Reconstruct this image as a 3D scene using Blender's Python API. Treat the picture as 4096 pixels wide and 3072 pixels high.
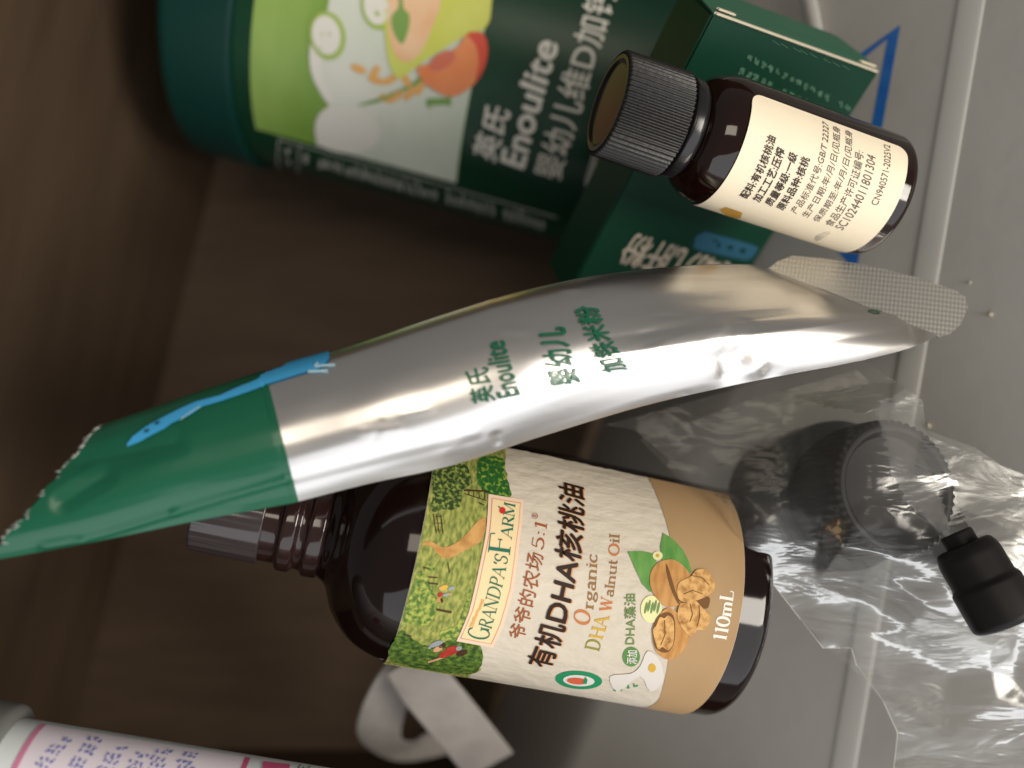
import bpy, bmesh, math, random
import numpy as np
from mathutils import Vector as V, Matrix, noise
from mathutils.geometry import delaunay_2d_cdt
random.seed(7)
for o in list(bpy.data.objects): bpy.data.objects.remove(o)
SC = bpy.context.scene
COL = SC.collection
S, F, H = .01, 3547.0, 33.0          # cm -> m, focal length in photo pixels, camera height (cm)
R_ = math.radians

# ------------------------------------------------------------------ camera
cam = bpy.data.cameras.new('camera'); co = bpy.data.objects.new('camera', cam); COL.objects.link(co)
co.location = (0, 0, H*S); cam.sensor_width = 36; cam.lens = 36*F/4096
cam.clip_start = .005; cam.clip_end = 50
cam.dof.use_dof = True; cam.dof.focus_distance = .168; cam.dof.aperture_fstop = 6.8
SC.camera = co
# ------------------------------------------------------------------ world, lamps, exposure
w = bpy.data.worlds.new('World'); SC.world = w; w.use_nodes = True
bg = w.node_tree.nodes['Background']; bg.inputs[0].default_value = (1.0, .97, .92, 1); bg.inputs[1].default_value = .17
def area(name, loc, target, sx, sy, power, color):
    l = bpy.data.lights.new(name, 'AREA'); l.shape = 'RECTANGLE'; l.size = sx; l.size_y = sy; l.energy = power; l.color = color
    o = bpy.data.objects.new(name, l); COL.objects.link(o); o.location = loc
    o.rotation_euler = (V(target)-V(loc)).to_track_quat('-Z', 'Y').to_euler(); return o
area('window_lamp', (.30, -.78, .72), (.06, 0, .16), 2.1, .95, 8.6, (.94, .96, 1.0))
area('side_lamp', (.85, -.10, .95), (0, 0, .14), .45, .45, 9.6, (1.0, .93, .83))
area('ceiling_lamp', (.02, .16, 1.25), (0, 0, .12), .40, .30, 1.8, (1.0, .88, .72))
SC.view_settings.view_transform = 'Standard'; SC.view_settings.look = 'None'
SC.view_settings.exposure = .1; SC.view_settings.gamma = 1
SC.cycles.max_bounces = 10; SC.cycles.transparent_max_bounces = 24
SC.cycles.use_denoising = True

# ------------------------------------------------------------------ helpers
def W(px, py, D): return V(((px-2048)/F*D, (1536-py)/F*D, H-D))
CAM = V((0, 0, H))
def ray(px, py): return V(((px-2048)/F, (1536-py)/F, -1.0))
def lin(c):
    c = c/255
    return c/12.92 if c <= .04045 else ((c+.055)/1.055)**2.4
def rgb(r, g, b): return (lin(r), lin(g), lin(b), 1)

MATS = {}
def mat(name, col, rough=.5, metal=0, spec=.5, col2=None, cscale=60, cstretch=(1, 1, 1), bump=0, bscale=200, bstretch=(1, 1, 1),
        coat=0, trans=0, aniso=0, uv=False, contrast=(.35, .65), detail=4, emit=0, sss=0):
    if name in MATS: return MATS[name]
    m = bpy.data.materials.new(name); m.use_nodes = True; nt = m.node_tree; N = nt.nodes; L = nt.links
    b = N['Principled BSDF']
    b.inputs['Base Color'].default_value = col; b.inputs['Roughness'].default_value = rough
    b.inputs['Metallic'].default_value = metal; b.inputs['Specular IOR Level'].default_value = spec
    b.inputs['Coat Weight'].default_value = coat; b.inputs['Coat Roughness'].default_value = .08
    b.inputs['Transmission Weight'].default_value = trans
    if sss: b.inputs['Subsurface Weight'].default_value = sss; b.inputs['Subsurface Scale'].default_value = .004
    tc = N.new('ShaderNodeTexCoord')
    def nz(scale, stretch, det):
        mp = N.new('ShaderNodeMapping'); mp.inputs['Scale'].default_value = stretch
        L.new(tc.outputs['UV' if uv else 'Object'], mp.inputs[0])
        n = N.new('ShaderNodeTexNoise'); n.inputs['Scale'].default_value = scale; n.inputs['Detail'].default_value = det
        L.new(mp.outputs[0], n.inputs['Vector']); return n
    if col2:
        n = nz(cscale, cstretch, detail); r = N.new('ShaderNodeMapRange')
        r.inputs[1].default_value, r.inputs[2].default_value = contrast
        L.new(n.outputs[0], r.inputs[0]); mx = N.new('ShaderNodeMix'); mx.data_type = 'RGBA'
        L.new(r.outputs[0], mx.inputs[0]); mx.inputs[6].default_value = col; mx.inputs[7].default_value = col2
        L.new(mx.outputs[2], b.inputs['Base Color'])
    if bump:
        n = nz(bscale, bstretch, 3); bp = N.new('ShaderNodeBump'); bp.inputs['Strength'].default_value = bump; bp.inputs['Distance'].default_value = .001
        L.new(n.outputs[0], bp.inputs['Height']); L.new(bp.outputs[0], b.inputs['Normal'])
    MATS[name] = m; return m

INV = {}
def thing(name, label, cat, M, group=None, kind=None):
    o = bpy.data.objects.new(name, None); COL.objects.link(o); o.empty_display_size = .01
    o.matrix_world = M; INV[o] = M.inverted()
    o['label'] = label; o['category'] = cat
    if group: o['group'] = group
    if kind: o['kind'] = kind
    return o
def frame(B, Z, X):            # B in cm
    X = (X - Z*X.dot(Z)).normalized(); Y = Z.cross(X)
    M = Matrix((X, Y, Z)).transposed().to_4x4(); M.translation = B*S; return M
def mk(name, verts, faces, mats, parent=None, smooth=True, uvs=None, midx=None):
    me = bpy.data.meshes.new(name)
    inv = INV.get(parent, Matrix.Identity(4))
    me.from_pydata([inv @ (V(v)*S) for v in verts], [], faces)
    if not isinstance(mats, (list, tuple)): mats = [mats]
    for m in mats: me.materials.append(m)
    if midx: me.polygons.foreach_set('material_index', midx)
    if uvs:
        l = me.uv_layers.new(name='UVMap')
        for lp in me.loops: l.data[lp.index].uv = (uvs[lp.vertex_index][0]*S, uvs[lp.vertex_index][1]*S)
    me.polygons.foreach_set('use_smooth', [smooth]*len(me.polygons)); me.update()
    o = bpy.data.objects.new(name, me); COL.objects.link(o)
    if parent: o.parent = parent
    INV[o] = inv; return o
def top(o, label=None, cat=None, kind=None, group=None):
    for k, v in (('label', label), ('category', cat), ('kind', kind), ('group', group)):
        if v: o[k] = v
    return o

class Cyl:
    def __init__(s, base, tip, R, front=None):
        s.B = base; s.L = (tip-base).length; s.Z = (tip-base).normalized(); s.R = R
        mid = (base+tip)/2; X = front if front else CAM-mid
        s.X = (X - s.Z*X.dot(s.Z)).normalized(); s.Y = s.Z.cross(s.X); s.step = (R*.09, 0)
    def M(s): return frame(s.B, s.Z, s.X)
    def pt(s, r, phi, z): return s.B + s.Z*z + (s.X*math.cos(phi)+s.Y*math.sin(phi))*r
    def pos(s, u, v, off=0): return s.pt(s.R+off, u/s.R, v)
    def inv(s, px, py):
        d = ray(px, py).normalized(); o = CAM-s.B
        dp = d-s.Z*d.dot(s.Z); op = o-s.Z*o.dot(s.Z)
        a, b, c = dp.dot(dp), 2*dp.dot(op), op.dot(op)-s.R**2
        q = b*b-4*a*c
        t = (-b-math.sqrt(q))/(2*a) if q > 0 else -b/(2*a)
        p = o+d*t
        return (s.R*math.atan2(p.dot(s.Y), p.dot(s.X)), p.dot(s.Z))
class Plane:
    def __init__(s, O, U, Vv):
        s.O = O; s.U = U.normalized(); s.N = U.cross(Vv).normalized(); s.V = s.N.cross(s.U); s.step = (0, 0)
    def pos(s, u, v, off=0): return s.O+s.U*u+s.V*v+s.N*off
    def inv(s, px, py):
        d = ray(px, py); t = (s.O-CAM).dot(s.N)/d.dot(s.N); p = CAM+d*t-s.O
        return (p.dot(s.U), p.dot(s.V))

def lathe(name, c, prof, m, parent, n=96, mod=None, phi0=0, phi1=2*math.pi):
    full = abs(phi1-phi0-2*math.pi) < 1e-6; k = n if full else n+1
    vs, fs = [], []
    for (r, z) in prof:
        for i in range(k):
            ph = phi0+(phi1-phi0)*i/n
            rr = r if not mod else mod(r, z, ph)
            vs.append(c.pt(rr, ph, z))
    for j in range(len(prof)-1):
        for i in range(n):
            a = j*k+i; b = j*k+(i+1) % k
            fs.append((a, b, b+k, a+k))
    o = mk(name, vs, fs, m, parent)
    bm = bmesh.new(); bm.from_mesh(o.data); bmesh.ops.remove_doubles(bm, verts=bm.verts, dist=1e-6)
    bmesh.ops.recalc_face_normals(bm, faces=bm.faces); bm.to_mesh(o.data); bm.free()
    return o
def rnd_prof(pts, rad, n=5):   # round the corners of an (r, z) profile
    out = [pts[0]]
    for i in range(1, len(pts)-1):
        p, a, b = V(pts[i]), V(pts[i-1]), V(pts[i+1])
        k = min(rad, (a-p).length*.45, (b-p).length*.45)
        s, e = p+(a-p).normalized()*k, p+(b-p).normalized()*k
        for j in range(n+1):
            t = j/n; q = s*(1-t)**2+p*2*t*(1-t)+e*t*t; out.append((q.x, q.y))
    out.append(pts[-1]); return out

class Print:
    """flat print laid on a surface: polygons in surface coordinates, cut finely enough to follow the curve"""
    def __init__(s, name, surf, parent): s.n, s.sf, s.p = name, surf, parent; s.vs, s.fs, s.uv, s.mi, s.ms = [], [], [], [], []
    def bm(s, bm, m, off):
        su, sv = s.sf.step
        for ax, st in ((0, su), (1, sv)):
            if not st: continue
            xs = [v.co[ax] for v in bm.verts]
            if not xs: return
            k = math.floor(min(xs)/st)+1
            while k*st < max(xs):
                pc = V((0, 0, 0)); pc[ax] = k*st; no = V((0, 0, 0)); no[ax] = 1
                bmesh.ops.bisect_plane(bm, geom=bm.verts[:]+bm.edges[:]+bm.faces[:], plane_co=pc, plane_no=no, dist=1e-5); k += 1
        if m not in s.ms: s.ms.append(m)
        mi = s.ms.index(m); b = len(s.vs); bm.verts.index_update()
        for v in bm.verts: s.vs.append(s.sf.pos(v.co.x, v.co.y, off)); s.uv.append((v.co.x, v.co.y))
        for f in bm.faces:
            ids = [b+v.index for v in f.verts]
            p = [s.vs[i] for i in ids]; nn = (p[1]-p[0]).cross(p[2]-p[0])
            if nn.dot(CAM-p[0]) < 0: ids.reverse()
            s.fs.append(ids); s.mi.append(mi)
    def poly(s, uvs, m, off):
        bm = bmesh.new(); f = bm.faces.new([bm.verts.new((u, v, 0)) for u, v in uvs])
        bmesh.ops.triangulate(bm, faces=[f]); s.bm(bm, m, off); bm.free()
    def px(s, pts, m, off, smooth=0, jag=0):
        if smooth: pts = closed_curve(pts, smooth)
        if jag:
            q = []
            for i in range(len(pts)):
                a, b = V(pts[i]), V(pts[(i+1) % len(pts)]); n = max(1, int((b-a).length/9))
                for j in range(n): q.append(a.lerp(b, j/n)+V((random.uniform(-jag, jag), random.uniform(-jag, jag))))
            pts = q
        s.poly([s.sf.inv(*p) for p in pts], m, off)
    def ell(s, cx, cy, rx, ry, m, off, rot=0, n=28):
        c, t = math.cos(R_(rot)), math.sin(R_(rot))
        s.px([(cx+c*rx*math.cos(a)-t*ry*math.sin(a), cy+t*rx*math.cos(a)+c*ry*math.sin(a)) for a in [2*math.pi*i/n for i in range(n)]], m, off)
    def line(s, pts, wd, m, off):
        uv = [V(s.sf.inv(*p)) for p in pts]; q = [V(s.sf.inv(p[0]+wd/2, p[1])) for p in pts]; q2 = [V(s.sf.inv(p[0], p[1]+wd/2)) for p in pts]
        for i in range(len(pts)-1):
            a, b = V(pts[i]), V(pts[i+1]); d = (b-a).normalized(); nn = V((-d.y, d.x))*wd/2
            s.px([a-nn, b-nn, b+nn, a+nn], m, off)
    def glyphs(s, verts, faces, bl, br, tl, m, off, ref=None):
        xs = [v[0] for v in (ref[0] if ref else verts)]; ys = [v[1] for v in (ref[0] if ref else verts)]
        x0, x1, y0, y1 = min(xs), max(xs), min(ys), max(ys)
        B, E, T = (V(s.sf.inv(*p)) for p in (bl, br, tl))
        bm = bmesh.new(); vv = []
        for v in verts:
            p = B+(E-B)*((v[0]-x0)/(x1-x0))+(T-B)*((v[1]-y0)/(y1-y0)); vv.append(bm.verts.new((p.x, p.y, 0)))
        for f in faces:
            try: bm.faces.new([vv[i] for i in f])
            except ValueError: pass
        s.bm(bm, m, off); bm.free()
    def text(s, body, bl, br, tl, m, off, bold=0, shear=0):
        vs, fs = font_mesh(body, 0, shear); k = 0
        for dx, dy in ((0, 0), (1, 0), (-1, 0), (0, 1), (0, -1)) if bold > .005 else ((0, 0),):
            s.glyphs([(x+dx*bold, y+dy*bold) for x, y in vs], fs, bl, br, tl, m, off+.0012*k, (vs, bold)); k += 1
    def serif(s, body, bl, br, tl, m, off, thick=.13, thin=.04):
        s.glyphs(*serif_mesh(body, thick, thin), bl, br, tl, m, off)
    def marks(s, p00, p10, p01, nu, nv, m, off, fill=.8, den=3, tw=.16):   # small print too fine to read: rows of stroke clusters
        P, U, T = V(p00), V(p10)-V(p00), V(p01)-V(p00)
        for j in range(nv):
            for i in range(nu):
                if random.random() > fill: continue
                for k in range(den):
                    a = random.uniform(.02, .5); b = a+random.uniform(.15, .4)
                    if k % 2: c0, c1 = random.uniform(.1, .7), 0; c1 = c0+tw; r = (a, b, c0, c1)
                    else: c0 = random.uniform(.1, .3); r = (a, a+tw, c0, c0+random.uniform(.3, .5))
                    q = [P+U*((i+x)/nu)+T*((j+y)/nv) for x, y in ((r[0], r[2]), (r[1], r[2]), (r[1], r[3]), (r[0], r[3]))]
                    s.px(q, m, off)
    def done(s, label=None):
        o = mk(s.n, s.vs, s.fs, s.ms, s.p, True, s.uv, s.mi)
        if label: o['label'] = label
        return o
def closed_curve(pts, n):
    out = []; k = len(pts)
    for i in range(k):
        p0, p1, p2, p3 = (V(pts[(i+j-1) % k]) for j in range(4))
        for j in range(n):
            t = j/n; out.append(.5*((2*p1)+(p2-p0)*t+(2*p0-5*p1+4*p2-p3)*t*t+(3*p1-p0-3*p2+p3)*t**3))
    return out
def round_rect(u0, u1, v0, v1, r, n=5):
    o = []
    for cx, cy, a in ((u1-r, v1-r, 0), (u0+r, v1-r, 90), (u0+r, v0+r, 180), (u1-r, v0+r, 270)):
        for i in range(n+1): b = R_(a+90*i/n); o.append((cx+r*math.cos(b), cy+r*math.sin(b)))
    return o

def font_mesh(body, bold=0, shear=0):
    c = bpy.data.curves.new('lettering', 'FONT'); c.body = body; c.offset = bold; c.resolution_u = 3; c.shear = shear
    o = bpy.data.objects.new('lettering', c); COL.objects.link(o)
    me = bpy.data.meshes.new_from_object(o.evaluated_get(bpy.context.evaluated_depsgraph_get()))
    r = ([v.co[:2] for v in me.vertices], [tuple(p.vertices) for p in me.polygons])
    bpy.data.objects.remove(o); bpy.data.curves.remove(c); bpy.data.meshes.remove(me); return r
# --- a drawn roman alphabet (thick stems, thin bars, serifs) for the label
def arc(cx, cy, rx, ry, a0, a1, n=14): return [(cx+rx*math.cos(R_(a0+(a1-a0)*i/n)), cy+ry*math.sin(R_(a0+(a1-a0)*i/n))) for i in range(n+1)]
def stem(x, y0, y1, w='t', s0=1, s1=1):
    r = [([(x, y0), (x, y1)], w)]
    if s0: r.append(([(x-.14, y0+.02), (x+.14, y0+.02)], 'n'))
    if s1: r.append(([(x-.14, y1-.02), (x+.14, y1-.02)], 'n'))
    return r
SER = {
 'G': (.95, [(arc(.45, .5, .42, .49, 45, 330), None), ([(.8, .06), (.8, .42)], 't'), ([(.62, .42), (.94, .42)], 'n')]),
 'R': (.82, stem(.16, 0, 1)+[([(.16, .98), (.4, .98)]+arc(.4, .75, .22, .23, 90, -90)+[(.16, .52)], None), ([(.38, .52), (.74, .02)], 't'), ([(.66, .02), (.86, .02)], 'n')]),
 'A': (.86, [([(.06, 0), (.42, 1)], 'n'), ([(.4, 1), (.78, 0)], 't'), ([(.2, .36), (.62, .36)], 'n'), ([(-.05, .02), (.18, .02)], 'n'), ([(.64, .02), (.92, .02)], 'n')]),
 'N': (.95, stem(.14, 0, 1, 'n')+[([(.14, 1), (.78, 0)], 't')]+stem(.78, 0, 1, 'n', 0, 1)),
 'D': (.95, stem(.16, 0, 1)+[([(.16, .98), (.4, .98)]+arc(.4, .5, .42, .48, 90, -90)+[(.16, .02)], None)]),
 'P': (.74, stem(.16, 0, 1)+[([(.16, .98), (.38, .98)]+arc(.38, .72, .24, .26, 90, -90)+[(.16, .46)], None)]),
 "'": (.25, [([(.12, 1), (.1, .76)], 't')]),
 'S': (.66, [(arc(.32, .75, .23, .24, 20, 265)+arc(.3, .26, .25, .25, 80, -160), None), ([(.55, .7), (.55, .92)], 'n'), ([(.06, .08), (.06, .3)], 'n')]),
 'F': (.74, stem(.16, 0, 1)+[([(.16, .98), (.66, .98)], 'n'), ([(.66, .98), (.68, .78)], 'n'), ([(.16, .52), (.5, .52)], 'n'), ([(.5, .42), (.5, .62)], 'n')]),
 'M': (1.12, stem(.12, 0, 1, 'n')+[([(.14, 1), (.52, .05)], 't'), ([(.52, .05), (.9, 1)], 'n')]+stem(.94, 0, 1)),
 'O': (.95, [(arc(.46, .5, .4, .48, 0, 360, 28), None)]),
 'H': (.95, stem(.16, 0, 1)+stem(.78, 0, 1)+[([(.16, .52), (.78, .52)], 'n')]),
 'W': (1.2, [([(.08, 1), (.34, 0)], 't'), ([(.34, 0), (.58, 1)], 'n'), ([(.56, 1), (.82, 0)], 't'), ([(.82, 0), (1.08, 1)], 'n'), ([(-.04, .98), (.22, .98)], 'n'), ([(.96, .98), (1.2, .98)], 'n')]),
 'L': (.74, stem(.16, 0, 1)+[([(.16, .02), (.66, .02)], 'n'), ([(.66, .02), (.68, .26)], 'n')]),
 '1': (.5, stem(.26, 0, 1, 't', 1, 0)+[([(.26, .98), (.08, .86)], 'n')]),
 '0': (.72, [(arc(.34, .5, .27, .48, 0, 360, 28), None)]),
 '5': (.68, [([(.56, .98), (.18, .98)], 'n'), ([(.18, .98), (.14, .56)], 'n'), ([(.14, .56)]+arc(.32, .32, .26, .3, 120, -150), None)]),
 ':': (.34, [([(.16, .1), (.17, .18)], 't'), ([(.16, .55), (.17, .63)], 't')]),
 'r': (.5, stem(.14, 0, .62)+[(arc(.34, .4, .2, .2, 175, 60), None)]),
 'g': (.62, [(arc(.28, .42, .19, .18, 0, 360, 20), None), (arc(.28, -.1, .24, .14, 0, 360, 20), None), ([(.14, .28), (.12, .12), (.42, .03)], 'n'), ([(.42, .54), (.56, .58)], 't')]),
 'a': (.62, [(arc(.28, .16, .19, .16, 0, 360, 18), None), ([(.14, .52)]+arc(.3, .44, .16, .16, 130, 0)+[(.46, .06), (.58, .02)], 't')]),
 'n': (.72, stem(.14, 0, .62)+[(arc(.34, .42, .2, .18, 180, 0)+[(.54, .04)], None), ([(.42, .02), (.66, .02)], 'n')]),
 'i': (.32, stem(.16, 0, .62)+[([(.15, .82), (.17, .9)], 't')]),
 'c': (.56, [(arc(.3, .31, .23, .3, 40, 320), None)]),
 'l': (.32, stem(.16, 0, .98)),
 'u': (.72, stem(.14, .14, .62, 't', 0, 1)+[(arc(.34, .2, .2, .19, 180, 300), None)]+stem(.56, 0, .62, 't', 1, 1)),
 't': (.46, [([(.18, .86), (.18, .16)]+arc(.3, .16, .12, .14, 180, 300), 't'), ([(.04, .6), (.38, .6)], 'n')]),
 'm': (1.05, stem(.14, 0, .62)+[(arc(.32, .42, .18, .18, 180, 0)+[(.5, .0)], None), (arc(.68, .42, .18, .18, 180, 0)+[(.86, .0)], None)]),
 ' ': (.4, [])}
def serif_mesh(body, thick, thin):
    vs, fs = [], []; x = 0
    for ch in body:
        adv, st = SER[ch]
        for pts, wt in st:
            P = [V(p) for p in pts]; rows = []
            for i in range(len(P)):
                d = (P[min(i+1, len(P)-1)]-P[max(i-1, 0)]).normalized(); n = V((-d.y, d.x))
                wd = thick if wt == 't' else thin if wt == 'n' else thin+(thick-thin)*abs(d.y)**1.4
                rows.append((P[i]-n*wd/2, P[i]+n*wd/2))
            b = len(vs)
            for a, c in rows: vs += [(a.x+x, a.y), (c.x+x, c.y)]
            for i in range(len(rows)-1): fs.append((b+2*i, b+2*i+2, b+2*i+3, b+2*i+1))
        x += adv
    return vs, fs

# ------------------------------------------------------------------ materials
BROWN = mat('brown_board', rgb(82, 67, 54), .65, col2=rgb(71, 58, 46), cscale=25, cstretch=(1, 5, 1), contrast=(.3, .7), bump=.06, bscale=90, bstretch=(2, 12, 1), spec=.15)
BROWN2 = mat('brown_board_side', rgb(84, 68, 53), .65, col2=rgb(69, 55, 42), cscale=46, cstretch=(1, .12, 1.5), contrast=(.25, .75), spec=.15)
GREY = mat('grey_plastic', rgb(172, 169, 164), .42, col2=rgb(162, 159, 154), cscale=14, contrast=(.3, .7), bump=.12, bscale=160, spec=.4)
RIB = mat('pale_grey_plastic', rgb(184, 182, 177), .6, spec=.2)
BLUE = mat('blue_ink', rgb(20, 92, 172), .45, col2=rgb(38, 104, 176), cscale=300)
BLACKP = mat('black_ribbed_plastic', rgb(29, 26, 25), .38, spec=.4, bump=.08, bscale=900)
BLACKD = mat('matt_black_plastic', rgb(22, 19, 20), .5, spec=.25)
BLACKS = mat('black_smooth_plastic', rgb(30, 27, 30), .22, spec=.5)
AMBER = mat('dark_amber_glass', rgb(27, 10, 6), .07, spec=.6)
AMBER2 = mat('near_black_amber_glass', rgb(22, 11, 9), .08, spec=.42)
CREAM = mat('cream_paper', rgb(246, 232, 204), .55, col2=rgb(238, 224, 198), cscale=40, spec=.25)
INK = mat('grey_black_ink', rgb(66, 60, 56), .6, spec=.1)
INKL = mat('light_grey_ink', rgb(110, 102, 94), .6, spec=.1)
CANG = mat('dark_green_tin_print', rgb(6, 42, 30), .36, col2=rgb(20, 66, 42), cscale=22, cstretch=(1, 1, .25), contrast=(.45, .7), spec=.35)
LIDG = mat('dark_teal_lid', rgb(11, 52, 46), .4, spec=.25)
CARTG = mat('green_carton_board', rgb(7, 56, 39), .42, spec=.3)
CARTL = mat('green_carton_end', rgb(30, 96, 70), .36, spec=.5)
BOARD = mat('raw_board_edge', rgb(214, 204, 180), .8)
WHITE = mat('white_ink', rgb(228, 226, 216), .5)
GREYW = mat('grey_white_ink', rgb(172, 174, 164), .5)

# ------------------------------------------------------------------ the drawer (setting)
e0, e1 = W(868, 640, H), W(285, 2980, H); ed = (e1-e0).normalized(); en = V((-ed.y, ed.x, 0)); en = en if en.x < 0 else -en
A, B = e0-ed*14, e1+ed*14
mk('drawer_floor', [A, B, V((22, B.y, 0)), V((22, A.y, 0))], [(0, 1, 2, 3)], BROWN, smooth=False)['kind'] = 'structure'
wl = en*1.2+V((0, 0, 15.5))
mk('drawer_wall', [A, B, B+wl, A+wl, A+wl+en*1.5, B+wl+en*1.5, B+en*2, A+en*2], [(0, 1, 2, 3), (3, 2, 5, 4), (4, 5, 6, 7)], BROWN2, smooth=False)['kind'] = 'structure'
for y, t in ((-13.6, -1.6), (19.5, 1.6)):  # unseen front and back walls, added and sized to block low light
    h = 13 if y < 0 else 17
    vs = [V((-19, y, 0)), V((22, y, 0)), V((22, y, h)), V((-19, y, h)), V((-19, y+t, h)), V((22, y+t, h)), V((22, y+t, 0)), V((-19, y+t, 0))]
    mk('drawer_wall', vs, [(0, 1, 2, 3), (3, 2, 5, 4), (4, 5, 6, 7)], BROWN2, smooth=False)['kind'] = 'structure'

# ------------------------------------------------------------------ grey plastic tray with rib and printed triangle
tp = Plane(V((8.7, 0, 12.1)), V((1, 0, .8)), V((0, 1, 0)))
T = thing('storage_tray', 'grey plastic tray sloping up under the bottles, blue triangle printed on it', 'tray', Matrix.Translation(V((4, 0, 0))*S))
prof = [(-4.2, -8.0), (-3.0, -5.6), (-1.6, -2.6), (0, 0)]
vs, fs = [], []
cols = []
ny = 40
def tray_left(y): return min(-3.4, -8.0+(max(y, -14)+10)*.45)
for j in range(ny+1):
    y = -20+40*j/ny; row = []
    ul = tray_left(y)
    for i in range(9):                       # lip bending down on the left
        t = i/8; row.append(tp.pos(ul, y)+V((-2.2*(1-t)**1.0, 0, -max(tp.pos(ul, y).z-.3, 0)*(1-t)**1.7)))
    for i in range(1, 31): row.append(tp.pos(ul+(12.5-ul)*i/30, y))
    vs += row
k = 39
for j in range(ny):
    for i in range(k-1): a = j*k+i; fs.append((a, a+1, a+k+1, a+k))
mk('floor_panel', vs, fs, GREY, T)
# rib
r0, r1 = V(tp.inv(3885, 0)), V(tp.inv(3412, 2830)); rd = (r1-r0).normalized(); rn = V((-rd.y, rd.x))
vs, fs = [], []
for j in range(31):
    c = r0-rd*5+rd*((r1-r0).length+10)*j/30
    for i in range(11):
        a = math.pi*i/10; q = c+rn*(-.29*math.cos(a)); vs.append(tp.pos(q.x, q.y,   .004+.035*math.sin(a)**.6))
for j in range(30):
    for i in range(10): a = j*11+i; fs.append((a, a+1, a+12, a+11))
mk('rib', vs, fs, RIB, T)
pr = Print('printed_triangle', tp, T)
a, b, c = (3602, 100), (3425, 1090), (2960, 560)
g = V(((a[0]+b[0]+c[0])/3, (a[1]+b[1]+c[1])/3))
ins = [(3551, 155), (3395, 985), (3040, 570)]
for i in range(3):
    o3, n3 = (a, b, c), ins
    pr.px([o3[i], o3[(i+1) % 3], n3[(i+1) % 3], n3[i]], BLUE, .006)
pr.done()
# upright moulded edge behind the carton
vs = []
p0, p1 = V(tp.inv(3185, -60)), V(tp.inv(3235, 190))
q = [tp.pos(p0.x, p0.y), tp.pos(p1.x, p1.y)]
mk('moulded_edge', [q[0], q[1], q[1]+V((.35, 0, .2)), q[0]+V((.35, 0, .2)), q[0]+V((.15, 0, .55)), q[1]+V((.15, 0, .5))], [(0, 1, 5, 4), (4, 5, 2, 3), (1, 2, 5)], RIB, T)

# ------------------------------------------------------------------ big green canister
cb, ct = W(2600, 394, 27.4), W(930, -57, 27.4)
can = Cyl(cb, ct, 4.95, V((0, .02, 1)))
C = thing('food_canister', 'large dark green canister lying blurred at the back with porridge bowl and peach artwork', 'canister', can.M())
L = can.L
lathe('body', can, rnd_prof([(0, 0), (4.95, 0), (4.95, L-1.6), (4.4, L-1.6)], .12), CANG, C)
lathe('lid', can, rnd_prof([(4.9, L-2.1), (5.18, L-2.1), (5.14, L-.0), (4.3, L+.02), (4.2, L-.15), (0, L-.15)], .55, 8), LIDG, C, 128)
O = .012
GA = mat('leaf_green_print', rgb(112, 150, 60), .35, col2=rgb(150, 178, 96), cscale=22, contrast=(.35, .65), uv=True, cstretch=(.5, 1.6, 1))
MINT = mat('pale_mint_print', rgb(196, 206, 190), .4, col2=rgb(216, 218, 208), cscale=30, uv=True)
CLOUD = mat('white_cloud_print', rgb(222, 220, 212), .4)
OLV = mat('olive_ring_print', rgb(160, 184, 92), .4)
LIME = mat('lime_bowl_print', rgb(196, 200, 78), .4, col2=rgb(206, 212, 110), cscale=50, uv=True)
PORR = mat('porridge_print', rgb(232, 200, 165), .4, col2=rgb(226, 178, 132), cscale=90, uv=True)
LEAF = mat('leaf_print', rgb(118, 156, 78), .4)
PEACH = mat('peach_print', rgb(230, 150, 100), .4, col2=rgb(222, 130, 76), cscale=60, uv=True)
PRED = mat('peach_red_print', rgb(206, 76, 58), .4); PPIT = mat('peach_pit_print', rgb(206, 112, 88), .4)
WHEAT = mat('wheat_print', rgb(222, 168, 92), .4); DKG = mat('deep_green_glow_print', rgb(60, 110, 66), .35, col2=rgb(20, 74, 50), cscale=20, uv=True)
pr = Print('printed_panel', can, C)
u0, v0 = can.inv(1024, 515); u1, v1 = can.inv(1826, 743)
pr.poly([(u0, v0), (u0, v1), (6.5, v1), (6.5, v0)], GA, O)
ub = can.inv(1500, 650)[0]
pts = [(1640, -330), (1350, -200), (1330, -60), (1310, 45), (1255, 130), (1238, 230), (1255, 320), (1290, 385), (1318, 420), (1280, 450), (1260, 510), (1268, 575)]
q = [can.inv(*p) for p in pts]; q[-1] = (u0+.02, q[-1][1])
pr.poly(q+[(u0+.02, v1+.02), (q[0][0], v1+.02)], MINT, O*2)
pr.px([(1330, 60), (1256, 140), (1240, 235), (1258, 320), (1320, 418), (1330, 380), (1290, 300), (1290, 200)], CLOUD, O*3, 4)
pr.px([(1330, 425), (1275, 460), (1262, 520), (1285, 580), (1400, 610), (1500, 580), (1520, 500), (1450, 440)], CLOUD, O*3, 4)
for cx, cy, rx, ry in ((1312, 142, 72, 98), (1512, 30, 66, 92)):
    pr.ell(cx, cy, rx, ry, OLV, O*4, -12); pr.ell(cx-4, cy-2, rx-16, ry-20, CLOUD, O*5, -12)
pr.marks((1290, 200), (1300, 120), (1275, 195), 2, 1, OLV, O*6, 1); pr.marks((1325, 150), (1330, 112), (1308, 146), 1, 1, OLV, O*6, 1); pr.marks((1528, 75), (1532, 15), (1490, 70), 1, 1, OLV, O*6, 1)
pr.px([(1538, -300), (1540, 0), (1542, 130), (1560, 255), (1600, 312), (1690, 250), (1850, 150), (1945, 110), (1968, 0), (1980, -300)], LIME, O*5, 4)
pr.px([(1560, -260), (1556, 0), (1560, 140), (1580, 212), (1622, 246), (1680, 216), (1735, 100), (1765, 0), (1775, -260)], PORR, O*6, 4)
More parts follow.
